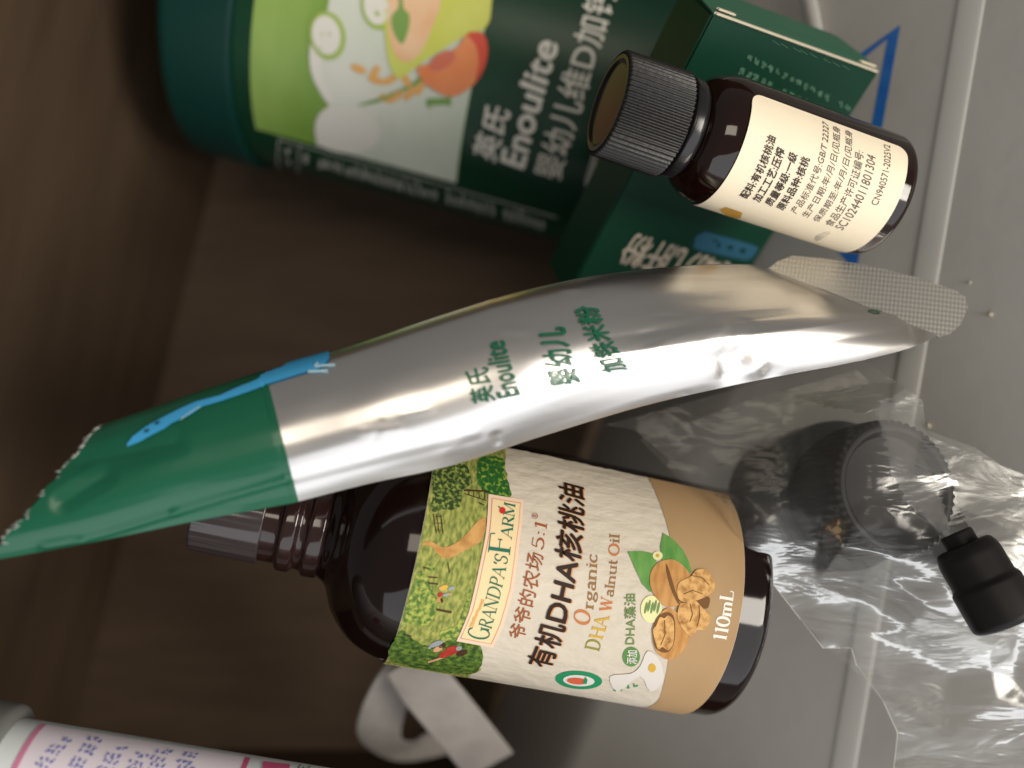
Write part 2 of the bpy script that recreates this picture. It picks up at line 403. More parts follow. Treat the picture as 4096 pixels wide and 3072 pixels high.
pr.px([(1590, -60), (1598, 25), (1570, 65), (1574, 120), (1610, 176), (1636, 120), (1640, 62), (1616, 30), (1610, -60)], LEAF, O*7, 4)
pr.px([(1672, 268), (1740, 250), (1830, 190), (1870, 138), (1928, 134), (1950, 190), (1940, 262), (1898, 335), (1818, 382), (1756, 366), (1698, 325)], PEACH, O*7, 4)
pr.px([(1872, 136), (1930, 134), (1953, 190), (1941, 268), (1902, 330), (1918, 250), (1906, 185)], PRED, O*8, 4)
pr.ell(1772, 242, 58, 30, PPIT, O*8, -32)
for cx, cy, r in ((1436, 274, 25), (1500, 290, -60), (1505, 318, 20), (1562, 318, -25), (1625, 318, 60), (1588, 382, -40), (1640, 372, -50), (1682, 350, -60), (1550, 392, 15)): pr.ell(cx, cy, 34, 15, WHEAT, O*4, r, 14)
pr.px([(1432, 418), (1530, 384), (1650, 330), (1690, 290), (1700, 318), (1600, 372), (1510, 408)], LEAF, O*4, 4)
pr.serif('1', (1806, 432), (1806, 384), (1706, 434), LEAF, O*4, .2, .1)
pr.done()
pr = Print('lettering', can, C)
pr.text('英氏', (1982, 648), (2047, 450), (1887, 608), WHITE, O*3, .02)
pr.text('Enoulite', (2096, 673), (2234, 182), (2004, 640), WHITE, O*3, .025)
pr.text('婴幼儿维D加钙米粉', (2243, 719), (2535, -215), (2134, 689), WHITE, O*3, .006)
pr.done(); pr = Print('badge', can, C)
ua, va = can.inv(2385, 775); uc, vc = can.inv(2392, 500)
pr.poly(round_rect(ua, uc, va-.38, va+.4, .36), GREYW, O*2)
pr.text('配方', (2412, 745), (2440, 610), (2362, 732), CANG, O*3)
pr.done()
pr = Print('nutrition_table', can, C)
pr.marks((1215, 662), (2185, 930), (1215, 588), 34, 1, GREYW, O*2, .9, 5, .22)
pr.line([(1112, 552), (2230, 868)], 5, GREYW, O*2); pr.line([(1118, 556), (1118, 670)], 5, GREYW, O*2); pr.line([(1200, 580), (1200, 690)], 5, GREYW, O*2)
pr.marks((1135, 660), (1180, 672), (1140, 575), 1, 2, GREYW, O*2, 1)
pr.done()

# ------------------------------------------------------------------ green carton
TL, TR = W(2852, 56, 17.6), W(3515, 295, 19.7)
wd = (TR-TL); ww = wd.length; wx = wd.normalized()
dn = V((-.3695, -.7301, -.5748)); dn = (dn-wx*dn.dot(wx)).normalized()
nf = wx.cross(-dn).normalized(); nf = nf if nf.z > 0 else -nf
LEN, TH = 7.2, 1.5
Kp = frame(TL+dn*LEN, -dn, nf)
K = thing('paper_carton', 'dark green paper carton standing behind the small bottle, tuck flap showing', 'carton', Kp)
def kp(x, y, z): return TL+wx*x+dn*y-nf*z       # x across, y down, z into the depth
def slab(name, x0, x1, y0, y1, z0, z1, m):
    v = [kp(x, y, z) for x in (x0, x1) for y in (y0, y1) for z in (z0, z1)]
    o = mk(name, v, [(0, 1, 3, 2), (4, 6, 7, 5), (0, 4, 5, 1), (2, 3, 7, 6), (0, 2, 6, 4), (1, 5, 7, 3)], m, K, False)
    bm = bmesh.new(); bm.from_mesh(o.data); bmesh.ops.recalc_face_normals(bm, faces=bm.faces)
    bmesh.ops.bevel(bm, geom=bm.edges[:], offset=.0004, segments=2, affect='EDGES'); bm.to_mesh(o.data); bm.free(); return o
slab('body', 0, ww, 0, LEN, .012, TH, CARTG)
slab('board_edge', .05, ww-.01, -.045, -.003, .02, .09, BOARD)
# tuck end panel, slightly proud with cut corners and slits
f = [kp(x, y, z) for x, y, z in ((.02, -.03, .1), (ww-.35, -.03, .1), (ww-.02, -.05, .13), (ww-.02, -.1, TH*.45), (ww-.38, -.16, TH*.92), (ww-.5, -.16, TH), (.3, -.14, TH), (.02, -.08, TH*.6))]
f2 = [p+dn*.03 for p in f]
mk('tuck_flap', f+f2, [tuple(range(8)), tuple(range(15, 7, -1))]+[(i, (i+1) % 8, 8+(i+1) % 8, 8+i) for i in range(8)], CARTL, K, False)
slab('board_edge', ww-.55, ww-.03, -.11, -.06, .12, .19, BOARD)
slab('board_edge', .12, .62, -.12, -.07, .12, .2, BOARD)
kf = Plane(TL+dn*0, wx, -dn); kf.N = nf; kf.V = -dn
CT = mat('pale_green_print', rgb(84, 128, 104), .5); CSK = mat('pale_beige_print', rgb(190, 178, 160), .5); CBL = mat('slate_blue_print', rgb(34, 88, 112), .5)
pr = Print('lettering', kf, K)
pr.marks((3405, 420), (2985, 205), (3395, 455), 15, 1, CT, .01, .95, 6, .2)
pr.marks((3380, 470), (2955, 255), (3365, 510), 15, 1, CT, .01, .85, 6, .2)
pr.marks((3340, 500), (2990, 330), (3325, 540), 12, 1, CT, .01, .7, 6, .2)
pr.text('婴幼儿肝粉', (2975, 1068), (2535, 928), (2900, 1175), CSK, .01, .02)
pr.done(); pr = Print('badge', kf, K)
q = [kf.inv(*p) for p in ((2772, 990), (2780, 945), (2820, 925), (3000, 975), (3035, 990), (3010, 1030), (2985, 1042), (2800, 1000))]
pr.poly(q, CBL, .01)
pr.marks((2990, 1030), (2830, 985), (3005, 985), 3, 1, CARTG, .016, 1)
pr.done()
ke = Plane(f[0]-dn*.004, wx, -nf); ke.N = -dn
pr = Print('stamped_code', ke, K)
for i in range(8):
    x = .9+i*.27+random.uniform(-.04, .04); z = .95+random.uniform(-.05, .05)
    pr.poly([(x, -z), (x+.05, -z+.02), (x+.12, -z-.16), (x+.08, -z-.18)], CT, .06)
pr.done()

# ------------------------------------------------------------------ small amber bottle
K9 = .94
sb, st = W(3505, 785, 19.75*K9), W(2430, 412, 18.0*K9)
sm = Cyl(sb, st, 1.375*K9)
Bt = thing('small_oil_bottle', 'small dark amber bottle with black ribbed cap and plain cream text label', 'bottle', sm.M())
L = sm.L
vt = sm.inv(2937+25, 600)[1]
print('small bottle L', L, 'label top v', vt, 'label bottom', sm.inv(3570, 850))
z1 = vt+.05
k9 = lambda pr: [(r*K9, z) for r, z in pr]
lathe('glass_body', sm, rnd_prof(k9([(0, .12), (.95, .0), (1.36, .0), (1.36, z1), (1.2, z1+.42), (.82, z1+.62), (.8, z1+.72)]), .28, 7), AMBER, Bt)
lathe('neck', sm, rnd_prof(k9([(.8, z1+.55), (.86, z1+.7), (.95, z1+.78), (.95, z1+.95), (.8, z1+1.0), (.8, L-1.3)]), .05), AMBER, Bt)
def ribs(n, d):
    def f(r, z, ph, n=n, d=d): return r-d*(.5-.5*math.cos(n*ph))**.8 if r > .6 else r
    return f
lathe('neck_ring', sm, rnd_prof(k9([(.8, L-1.72), (.98, L-1.72), (1.04, L-1.62), (1.04, L-1.42), (.9, L-1.38)]), .05), BLACKS, Bt)
cp = rnd_prof(k9([(.85, L-1.36), (1.1, L-1.36), (1.08, L-.03), (1.03, L)]), .05)
lathe('cap', sm, cp, BLACKP, Bt, 480, ribs(60, .05))
lathe('cap_top', sm, rnd_prof(k9([(1.0, L-.05), (1.0, L+.01), (.9, L+.015), (.82, L-.05), (0, L-.07)]), .03), mat('dark_cap_face', rgb(24, 22, 21), .3, spec=.22), Bt)
ut = sm.inv(3300, 478)[0]; vb = sm.inv(3575, 840)[1]
pr = Print('label', sm, Bt)
pr.poly(round_rect(-2.2, ut, vb, vt, .22), CREAM, .012)
lb = pr.done()
pr = Print('lettering', sm, lb)
for tx, tl, bl, br, bold in (
    ('配料:有机核桃油', (2956, 779), (2988, 793), (3103, 553), 1), ('加工工艺:压榨', (3006, 793), (3038, 808), (3140, 603), 1),
    ('质量等级:一级', (3056, 808), (3085, 824), (3189, 621), 1), ('原料品种:核桃', (3101, 827), (3133, 840), (3239, 637), 1),
    ('产品标准代号:GB/T 22327', (3158, 840), (3185, 854), (3314, 499), 0), ('生产日期:年/月/日(见瓶身', (3203, 858), (3234, 872), (3362, 517), 0),
    ('保质期至:年/月/日(见瓶身', (3248, 876), (3277, 890), (3410, 533), 0), ('食品生产许可证编号:', (3295, 892), (3327, 906), (3454, 612), 0),
    ('SC10244011801304', (3338, 906), (3370, 919), (3501, 630), 0), ('CN940571-2025V2', (3481, 815), (3508, 822), (3558, 585), 0)):
    pr.text(tx, bl, br, tl, INK if bold else INKL, .02, .013 if bold else .004)
pr.done()
ORG = mat('orange_stamp_print', rgb(226, 168, 84), .6, col2=rgb(196, 150, 60), cscale=300); SMU = mat('grey_smudge', rgb(186, 178, 160), .7, col2=rgb(224, 212, 186), cscale=160, contrast=(.45, .55))
pr = Print('stamp', sm, lb); pr.px([(2878, 835), (2905, 825), (2970, 848), (2962, 872), (2915, 862)], ORG, .02); pr.done()
pr = Print('smudge', sm, lb); pr.px([(3262, 945), (3310, 925), (3318, 932), (3270, 962)], SMU, .018, 3); pr.done()

# ------------------------------------------------------------------ big amber bottle
bb, bt = W(2890, 2405, 19.6), W(800, 2000, 17.7)
bg_ = Cyl(bb, bt, 2.45)
G = thing('large_oil_bottle', 'large dark bottle whose label shows a farm scene and walnuts', 'bottle', bg_.M())
L = bg_.L
print('big bottle L', L)
vt = bg_.inv(1672, 2200)[1]; vb = bg_.inv(2978, 2260)[1]
sh = L-2.75
prof = [(0, .15), (1.6, 0), (2.42, 0), (2.42, vt-.1)]
body = rnd_prof([(0, .15), (1.7, 0), (2.43, 0), (2.43, 2)], .45, 8)
kn = [(2.43, sh-2.6), (2.43, sh-1.75), (2.36, sh-1.2), (2.12, sh-.68), (1.66, sh-.24), (1.2, sh-.02), (1.05, sh+.2)]
for i in range(len(kn)-1):
    q = [V(kn[min(max(i+k_-1, 0), len(kn)-1)]) for k_ in range(4)]
    for t in (0, .25, .5, .75):
        p = .5*((2*q[1])+(q[2]-q[0])*t+(2*q[0]-5*q[1]+4*q[2]-q[3])*t*t+(3*q[1]-q[0]-3*q[2]+q[3])*t**3); body.append((min(p.x, 2.43), p.y))
body += [(1.0, sh+.2)]
lathe('glass_body', bg_, body, AMBER2, G, 128)
lathe('neck', bg_, rnd_prof([(.98, sh), (1.0, sh+.15), (1.1, sh+.22), (1.1, sh+.5), (1.0, sh+.56), (.98, sh+.7), (1.08, sh+.76), (1.08, sh+1.02), (.95, sh+1.08), (.95, L-1.3)], .06), mat('brown_glass_neck', rgb(44, 28, 26), .1, spec=.6), G)
GC = mat('glossy_grey_brown_plastic', rgb(58, 51, 52), .16, spec=.6)
lathe('cap', bg_, rnd_prof([(.95, L-1.36), (1.03, L-1.36), (1.0, L-.04), (.94, L), (0, L)], .05), GC, G, 400, lambda r, z, ph: r-.014*(.5-.5*math.cos(30*ph)) if (r > .96 and z > L-1.3) else r)
PAPER = mat('ivory_textured_paper', rgb(216, 206, 189), .6, col2=rgb(204, 194, 177), cscale=70, bump=.5, bscale=420, spec=.2, cstretch=(1, 1, .4), bstretch=(1, 1, .5))
ut = bg_.inv(2600, 1915)[0]
pr = Print('label', bg_, G)
um = -4.4
edge = [(ut+random.uniform(-.025, .025), vb+(vt-vb)*i/60) for i in range(61)]
pr.poly([(um, vt), (um, vb)]+edge, PAPER, .015)
lb = pr.done()
# --- landscape
GR = mat('meadow_print', rgb(176, 176, 96), .6, col2=rgb(112, 126, 60), cscale=620, uv=True, cstretch=(1, 2.4, 1), contrast=(.35, .62), detail=8, spec=.15)
TD = mat('dark_tree_print', rgb(52, 70, 38), .6, col2=rgb(156, 172, 84), cscale=1300, uv=True, contrast=(.46, .66), detail=8, spec=.15)
TG = mat('green_tree_print', rgb(40, 96, 44), .6, col2=rgb(150, 176, 66), cscale=1200, uv=True, contrast=(.5, .68), detail=8, spec=.15)
TM = mat('mid_tree_print', rgb(84, 116, 54), .6, col2=rgb(176, 184, 90), cscale=1100, uv=True, contrast=(.42, .62), detail=8, spec=.15)
TS = mat('shrub_print', rgb(52, 78, 36), .6, col2=rgb(112, 140, 56), cscale=900, uv=True, contrast=(.4, .65), detail=8, spec=.15)
PTH = mat('path_print', rgb(212, 164, 100), .6, col2=rgb(178, 128, 72), cscale=400, uv=True, detail=8, spec=.15)
BRK = mat('dark_brown_print', rgb(72, 50, 36), .6, spec=.15); SHR = mat('red_shirt_print', rgb(186, 62, 50), .6, col2=rgb(160, 50, 44), cscale=500, spec=.15)
HAT = mat('grey_hat_print', rgb(150, 158, 160), .6, spec=.15); SKN = mat('skin_print', rgb(214, 160, 124), .6, spec=.15); YEL = mat('yellow_shirt_print', rgb(222, 176, 72), .6, spec=.15); BLG = mat('blue_grey_print', rgb(150, 164, 166), .6, spec=.15)
o = .024; d = .006
pr = Print('landscape_print', bg_, lb)
right = [(2022, 1880), (2032, 1940), (2041, 1990), (2060, 2100), (2020, 2400), (1960, 2560), (1918, 2578), (1930, 2612), (1922, 2645), (1924, 2672), (1884, 2696)]
q = [bg_.inv(*p) for p in right]
q2 = []
for i in range(len(q)-1):
    for j in range(6): t = j/6; q2.append((q[i][0]*(1-t)+q[i+1][0]*t, q[i][1]*(1-t)+q[i+1][1]*t+random.uniform(-.025, .025)))
uL = q[-1][0]; pr.poly([(ut-.02, vt-.01), (um+.6, vt-.01), (um+.6, q[-1][1])]+[q[-1]]+q2[::-1]+[(ut-.02, q[0][1]-.03)], GR, o)
def P2(pts): return [(1550+x/3.687, 1850+y/3.687) for x, y in pts]
def P3(pts): return [(1550+x/3.318, 2250+y/3.318) for x, y in pts]
pr.px(P2([(690, -60), (1100, -60), (1210, 200), (1240, 330), (1100, 420), (1090, 600), (1000, 690), (850, 700), (650, 720), (665, 450)]), TD, o+d, 3, 3)
pr.px(P2([(1380, -60), (1690, -40), (1720, 180), (1780, 330), (1808, 520), (1490, 470), (1340, 330), (1320, 120)]), TG, o+d, 3, 3)
pr.px(P2([(525, 1180), (640, 1160), (760, 1230), (900, 1240), (1100, 1120), (1280, 920), (1440, 820), (1400, 1130), (1200, 1260), (980, 1380), (850, 1410), (740, 1350), (640, 1230), (515, 1215)]), PTH, o+d, 3, 1.5)
pr.px(P3([(350, 260), (420, 110), (500, 150), (560, 260), (620, 420), (640, 600), (600, 740), (480, 830), (250, 790), (215, 720)]), TM, o+d, 3, 3)
pr.px(P3([(10, 1240), (120, 960), (200, 880), (330, 1000), (560, 1090), (900, 1000), (1080, 1060), (1230, 1100), (1262, 1240), (1240, 1380), (1090, 1460), (700, 1430), (300, 1360)]), TS, o+d, 3, 3)
pr.px(P3([(700, 900), (900, 830), (1000, 640), (1090, 340), (1110, 420), (1060, 620), (980, 900), (900, 1010), (720, 1000)]), TM, o+d, 3, 3)
pr.px(P3([(480, 60), (560, 20), (640, 60), (600, 110), (500, 110)]), TM, o+d, 3, 3)
for a_, b_, w_ in (((1120, 420), (1490, 440), 24), ((1130, 470), (1440, 570), 12), ((1190, 400), (1200, 500), 10), ((1260, 410), (1270, 520), 10), ((1340, 420), (1350, 540), 10), ((1430, 430), (1430, 560), 14),
                   ((670, 760), (715, 1040), 12), ((720, 760), (760, 1050), 10), ((780, 780), (815, 1050), 12), ((690, 800), (800, 800), 8), ((700, 900), (810, 900), 8), ((705, 1000), (815, 1010), 8), ((1340, 600), (1420, 640), 16)):
    a_, b_ = P2([a_, b_]); pr.line([a_, b_], w_/3.687, BRK, o+2*d)
for a_, b_, w_ in (((650, 610), (850, 650), 26), ((540, 185), (660, 195), 18), ((540, 262), (670, 280), 18), ((220, 940), (320, 960), 16), ((470, 60), (555, 75), 16), ((800, 0), (820, 130), 12)):
    a_, b_ = P3([a_, b_]); pr.line([a_, b_], w_/3.318, BRK, o+2*d)
for cx, cy, rx, ry, m_ in ((745, 325, 62, 32, YEL), (845, 335, 46, 24, BLG), (700, 330, 20, 18, SKN), (700, 415, 42, 26, SHR), (775, 418, 46, 18, BLG), (830, 412, 22, 12, SKN), (690, 480, 42, 34, PTH), (720, 490, 18, 34, BRK),
                           (850, 1150, 110, 58, SHR), (760, 1200, 80, 40, SHR), (650, 1060, 100, 34, HAT), (560, 1110, 26, 18, HAT), (670, 1130, 66, 34, SKN), (730, 1085, 50, 26, BRK), (950, 1120, 40, 30, HAT), (990, 1180, 80, 40, BRK)):
    (cx, cy), = P3([(cx, cy)]); pr.ell(cx, cy, rx/3.318, ry/3.318, m_, o+2*d, -20, 12)
a_, b_ = P3([(540, 1300), (760, 1230)]); pr.line([a_, b_], 7, SKN, o+2*d)
pr.done()
# --- banner
BAN = mat('banner_print', rgb(240, 216, 168), .6, spec=.15); BLINE = mat('banner_rose_line', rgb(214, 140, 112), .6, spec=.15); TEAL = mat('teal_lettering', rgb(40, 112, 92), .6, spec=.15)
RED = mat('red_apple_print', rgb(206, 50, 44), .6, spec=.15); BSH = mat('banner_edge_print', rgb(238, 208, 182), .6, spec=.15)
pr = Print('banner', bg_, lb)
ban = [(1952, 1980), (2092, 2003), (2086, 2090), (2075, 2186), (2052, 2358), (2012, 2501), (1972, 2584), (1826, 2558), (1875, 2444), (1915, 2272), (1943, 2129)]
pr.px(ban, BSH, o+3*d)
cx = sum(p[0] for p in ban)/len(ban); 
ins = [(1965, 1996), (2080, 2015), (2074, 2095), (2062, 2184), (2040, 2352), (2000, 2494), (1966, 2570), (1841, 2547), (1888, 2440), (1927, 2270), (1955, 2128)]
pr.px(ins, BLINE, o+3.5*d)
ins2 = [(x+(3 if x < 1960-(y-2280)*.13 else -3), y+(3 if y < 2200 else -3)) for x, y in ins]
pr.px(ins2, BAN, o+4*d)
pr.serif('G', (1955, 2556), (1963, 2507), (1868, 2541), TEAL, o+5*d, .15, .04)
pr.serif("RANDPA'S", (1966, 2511), (2033, 2230), (1912, 2493), TEAL, o+5*d, .14, .05)
pr.serif('F', (2037, 2221), (2046, 2143), (1950, 2209), TEAL, o+5*d, .12, .04)
pr.serif('ARM', (2045, 2161), (2060, 2022), (1998, 2150), TEAL, o+5*d, .15, .05)
pr.ell(2007, 2046, 12, 13, RED, o+6*d); pr.line([(1998, 2036), (1991, 2030)], 4, TEAL, o+6*d)
for i in range(7): pr.ell(1886+i*7, 2490-i*14, 14, 5, WHEAT, o+4.6*d, -60-(i % 2)*25, 10)
pr.line([(1888, 2510), (1910, 2440), (1928, 2392)], 4, WHEAT, o+4.6*d)
pr.done()
BRN = mat('rust_lettering', rgb(160, 88, 48), .6, spec=.15); DBR = mat('dark_brown_lettering', rgb(48, 30, 22), .5, spec=.2); SHD = mat('tan_letter_shadow', rgb(206, 150, 104), .6, spec=.15)
ORA = mat('orange_lettering', rgb(196, 122, 74), .6, spec=.15); UMB = mat('umber_lettering', rgb(150, 112, 70), .6, spec=.15); OLI = mat('olive_lettering', rgb(140, 140, 60), .6, spec=.15); GLD = mat('gold_lettering', rgb(206, 166, 64), .6, spec=.15); SGR = mat('sage_lettering', rgb(112, 140, 84), .6, spec=.15)
pr = Print('lettering', bg_, lb)
pr.text('爷爷的农场', (2095, 2558), (2175, 2221), (2031, 2542), BRN, o, .006)
pr.serif('5:1', (2172, 2203), (2188, 2097), (2124, 2189), BRN, o, .13, .06)
pr.text('®', (2149, 2078), (2152, 2055), (2125, 2074), BRN, o)
pr.text('有机DHA核桃油', (2206, 2672), (2337, 1957), (2106, 2649), SHD, o, .026)
pr.text('有机DHA核桃油', (2201, 2670), (2333, 1955), (2101, 2647), DBR, o+d, .022)
pr.serif('O', (2358, 2504), (2363, 2444), (2293, 2490), ORA, o, .2, .05)
pr.serif('rganic', (2384, 2440), (2400, 2222), (2330, 2432), UMB, o, .15, .06)
pr.serif('D', (2396, 2603), (2407, 2562), (2338, 2590), OLI, o, .18, .06); pr.serif('HA', (2410, 2556), (2440, 2464), (2354, 2546), GLD, o, .18, .06)
pr.serif('W', (2444, 2448), (2453, 2392), (2396, 2441), ORA, o, .2, .07); pr.serif('alnut', (2453, 2389), (2470, 2243), (2413, 2384), UMB, o, .15, .06)
pr.serif('O', (2473, 2229), (2480, 2180), (2430, 2220), ORA, o, .2, .06); pr.serif('il', (2476, 2175), (2477, 2140), (2436, 2171), UMB, o, .15, .06)
pr.done(); pr = Print('added_badge', bg_, lb)
pr.ell(2524, 2624, 35, 39, mat('green_disc_print', rgb(92, 136, 74), .6, spec=.15), o)
pr.text('添加', (2546, 2652), (2548, 2598), (2505, 2650), WHITE, o+d, .01)
pr.done(); pr = Print('lettering', bg_, lb)
pr.text('DHA藻油', (2539, 2575), (2540, 2375), (2493, 2575), SGR, o, .012)
pr.done()
# --- lower band, walnuts, emblems
TAN = mat('tan_band_print', rgb(178, 147, 108), .6, col2=rgb(170, 138, 100), cscale=50, spec=.2)
WAL = mat('walnut_shell_print', rgb(202, 152, 92), .6, col2=rgb(168, 116, 62), cscale=420, uv=True, cstretch=(.6, 2, 1), detail=7, contrast=(.35, .75), spec=.15)
KER = mat('walnut_kernel_print', rgb(218, 172, 108), .6, col2=rgb(150, 100, 52), cscale=700, uv=True, detail=3, contrast=(.42, .72), spec=.15)
GAP = mat('walnut_gap_print', rgb(116, 80, 46), .6, spec=.15)
LF = mat('leaf_green_label_print', rgb(82, 138, 66), .6, col2=rgb(112, 160, 84), cscale=180, uv=True, cstretch=(1, 3, 1), spec=.15)
PALE = mat('pale_yellow_print', rgb(226, 224, 168), .6, spec=.15)
pr = Print('walnut_print', bg_, lb)
q = [bg_.inv(*p) for p in [(2596, 1923), (2625, 1985), (2650, 2050), (2678, 2150), (2700, 2300), (2695, 2480), (2672, 2644), (2655, 2730), (2636, 2793)]]
pr.poly([(ut-.01, q[0][1])]+q[1:]+[(um+.3, q[-1][1]-.1), (um+.3, vb+.01), (ut-.01, vb+.01)], TAN, o)
def P5(pts): return [(2350+x/2.765, 2050+y/2.765) for x, y in pts]
pr.px(P5([(440, 435), (600, 430), (700, 450), (770, 560), (760, 800), (690, 880), (600, 790), (520, 620)]), LF, o+d, 0)
pr.px(P5([(830, 230), (940, 300), (1050, 420), (1120, 560), (1145, 660), (1060, 700), (820, 560), (800, 380)]), LF, o+d, 0)
pr.ell(*P5([(768, 482)])[0], 20, 17, PALE, o+2*d); pr.ell(*P5([(768, 482)])[0], 7, 7, GLD, o+3*d)
pr.ell(*P5([(700, 1065)])[0], 42, 54, PALE, o+d); 
for i in range(5): pr.ell(*P5([(640+i*34, 1050-(i % 2)*22)])[0], 5, 24, SGR, o+2*d, 12, 10)
pr.px(P5([(905, 522), (1010, 560), (1100, 650), (1135, 760), (1080, 960), (900, 1045), (770, 960), (690, 820), (690, 670), (770, 560)]), WAL, o+3*d, 4)
pr.px(P5([(860, 570), (900, 660), (960, 860), (1010, 1000), (985, 990), (920, 860), (870, 690)]), GAP, o+4*d, 3)
pr.px(P5([(880, 1050), (970, 1090), (1040, 1180), (1112, 1350), (1080, 1480), (960, 1590), (870, 1610), (760, 1530), (722, 1400), (720, 1250), (790, 1120)]), WAL, o+3*d, 4)
pr.px(P5([(800, 1120), (900, 1100), (955, 1180), (955, 1400), (880, 1530), (750, 1490), (715, 1330), (740, 1200)]), GAP, o+4*d, 4)
pr.px(P5([(790, 1150), (840, 1160), (880, 1130), (940, 1190), (945, 1400), (890, 1505), (820, 1470), (770, 1490), (715, 1300), (750, 1240)]), KER, o+5*d, 4)
pr.px(P5([(1000, 960), (1180, 940), (1330, 930), (1335, 1020), (1290, 1060), (1100, 1030)]), GAP, o+3.5*d, 4)
pr.px(P5([(980, 860), (1010, 770), (1130, 710), (1190, 640), (1300, 640), (1365, 720), (1400, 800), (1370, 880), (1250, 950), (1100, 990), (1005, 960)]), KER, o+5*d, 4)
pr.px(P5([(1010, 1010), (1090, 990), (1180, 970), (1250, 1040), (1340, 1120), (1350, 1170), (1290, 1280), (1200, 1290), (1140, 1365), (1040, 1270), (985, 1150)]), KER, o+5*d, 4)
for a_ in (((1130, 700), (1250, 720), (1330, 800)), ((1050, 900), (1150, 860), (1260, 900)), ((1120, 1000), (1150, 1120), (1120, 1200)), ((1220, 1020), (1230, 1140), (1200, 1250)), ((840, 1180), (850, 1330), (800, 1450))):
    pr.line(P5(a_), 3, GAP, o+6*d)
pr.serif('110mL', (2902, 2560), (2933, 2365), (2847, 2551), WHITE, o+d, .2, .08)
pr.px([(2590, 2600), (2640, 2640), (2652, 2720), (2600, 2760), (2560, 2700), (2470, 2760), (2440, 2700), (2520, 2690), (2560, 2660)], mat('pale_petal_print', rgb(214, 208, 200), .6, spec=.15), o+d, 3); pr.ell(2607, 2667, 15, 17, GLD, o+2*d)
pr.done()
EMG = mat('emblem_green_print', rgb(38, 138, 92), .6, spec=.15)
pr = Print('organic_emblem', bg_, lb)
pr.ell(2315, 2716, 94, 36, EMG, o, 4); pr.ell(2315, 2717, 63, 22, CLOUD, o+d, 4); pr.ell(2308, 2718, 40, 13, mat('emblem_red_print', rgb(206, 96, 66), .6, spec=.15), o+2*d, 4); pr.px([(2330, 2728), (2338, 2708), (2342, 2700), (2350, 2712), (2346, 2728)], EMG, o+3*d)
pr.marks((2450, 2772), (2560, 2745), (2445, 2738), 4, 1, EMG, o, 1)
pr.done()

# ------------------------------------------------------------------ foil tube with torn green end
ST = [ # top px, bottom px, depth top, depth bottom, front bulge, back bulge, skew
 (395, 1702, -70, 2247, 14.9, 14.4, .45, .30, 0), (560, 1646, 400, 2163, 15.0, 14.6, .55, .40, 0), (741, 1583, 800, 2082, 15.1, 14.8, .62, .5, 0),
 (1010, 1498, 1140, 2020, 15.3, 15.0, .72, .6, 0), (1060, 1484, 1195, 2008, 15.35, 15.05, .74, .6, 0), (1333, 1410, 1470, 1938, 15.5, 15.2, .8, .65, 0),
 (1667, 1296, 1800, 1865, 15.7, 15.4, .86, .7, 0), (2037, 1185, 2150, 1752, 16.0, 15.7, .9, .7, 0), (2408, 1100, 2560, 1630, 16.6, 16.2, .86, .65, .12),
 (2720, 1064, 2950, 1540, 17.0, 16.5, .76, .55, .25), (2960, 1056, 3400, 1452, 17.6, 17.0, .62, .4, .42), (3040, 1064, 3640, 1392, 18.0, 17.5, .48, .2, .5), (3115, 1092, 3750, 1340, 18.3, 18.0, .14, .04, .5)]
CP2 = [(1, 0), (.78, .24), (.55, .46), (.3, .68), (.08, .88), (-.12, 1.0), (-.45, .88), (-.8, .48), (-1, .06)]
CP = [(1, 0), (.95, .36), (.74, .68), (.36, .90), (-.02, .99), (-.34, .93), (-.60, .74), (-.83, .42), (-1, .10)]
NS = len(ST)-1
def cat(a, b, c, d_, t): return .5*((2*b)+(c-a)*t+(2*a-5*b+4*c-d_)*t*t+(3*b-a-3*c+d_)*t**3)
def st_at(t):
    t = min(max(t, 0), NS-1e-6); i = int(t); f_ = t-i
    rows = [np.array(ST[min(max(i+k_, 0), NS)], float) for k_ in (-1, 0, 1, 2)]
    r = cat(*rows, f_); r[8] = rows[1][8]*(1-f_)+rows[2][8]*f_; return r
def cp_at(w_, b=0):
    x = min(max(w_, 0), 1-1e-6)*(len(CP)-1); i = int(x); f_ = x-i
    r1, r2 = ([np.array(C_[min(max(i+k_, 0), len(CP)-1)], float) for k_ in (-1, 0, 1, 2)] for C_ in (CP, CP2))
    lin_ = r2[1]*(1-f_)+r2[2]*f_; c2 = cat(*r2, f_)*.12+lin_*.88 if i < 5 else cat(*r2, f_)
    return cat(*r1, f_)*(1-b)+c2*b
def frames(t):
    r = st_at(t); Tp, Bp = W(r[0], r[1], r[4]), W(r[2], r[3], r[5]); return r, Tp, Bp
NT, NW = 312, 96
GP = np.zeros((NT+1, NW+1, 3)); GN = np.zeros((NT+1, NW+1, 3)); BK = np.zeros((NT+1, 19, 3))
for i in range(NT+1):
    t = NS*i/NT; r, Tp, Bp = frames(t); _, T2, B2 = frames(min(t+.25, NS-.01)); _, T1, B1 = frames(max(t-.25, 0))
    ax = ((T2+B2)-(T1+B1)).normalized(); pd = (Tp-Bp)/2; mid = (Tp+Bp)/2; nn = CAM-mid; nn = (nn-pd*(nn.dot(pd)/pd.length_squared)).normalized(); bl_ = min(max((t-7.6)/1.9, 0), 1); bl_ = bl_*bl_*(3-2*bl_)
    for j in range(NW+1):
        p, q = cp_at(j/NW, bl_)
        GP[i, j] = mid+pd*p+nn*q*r[6]
    for j in range(19):
        a = math.pi*j/18; BK[i, j] = mid-pd*math.cos(a)-nn*math.sin(a)*r[7]
def grid_normals():
    dt = np.gradient(GP, axis=0); dw = np.gradient(GP, axis=1); n = np.cross(dw, dt); n /= np.linalg.norm(n, axis=2, keepdims=True)+1e-12
    sg = np.sign(np.mean(n[:, NW//2, 2])); return n*sg
GN = grid_normals()
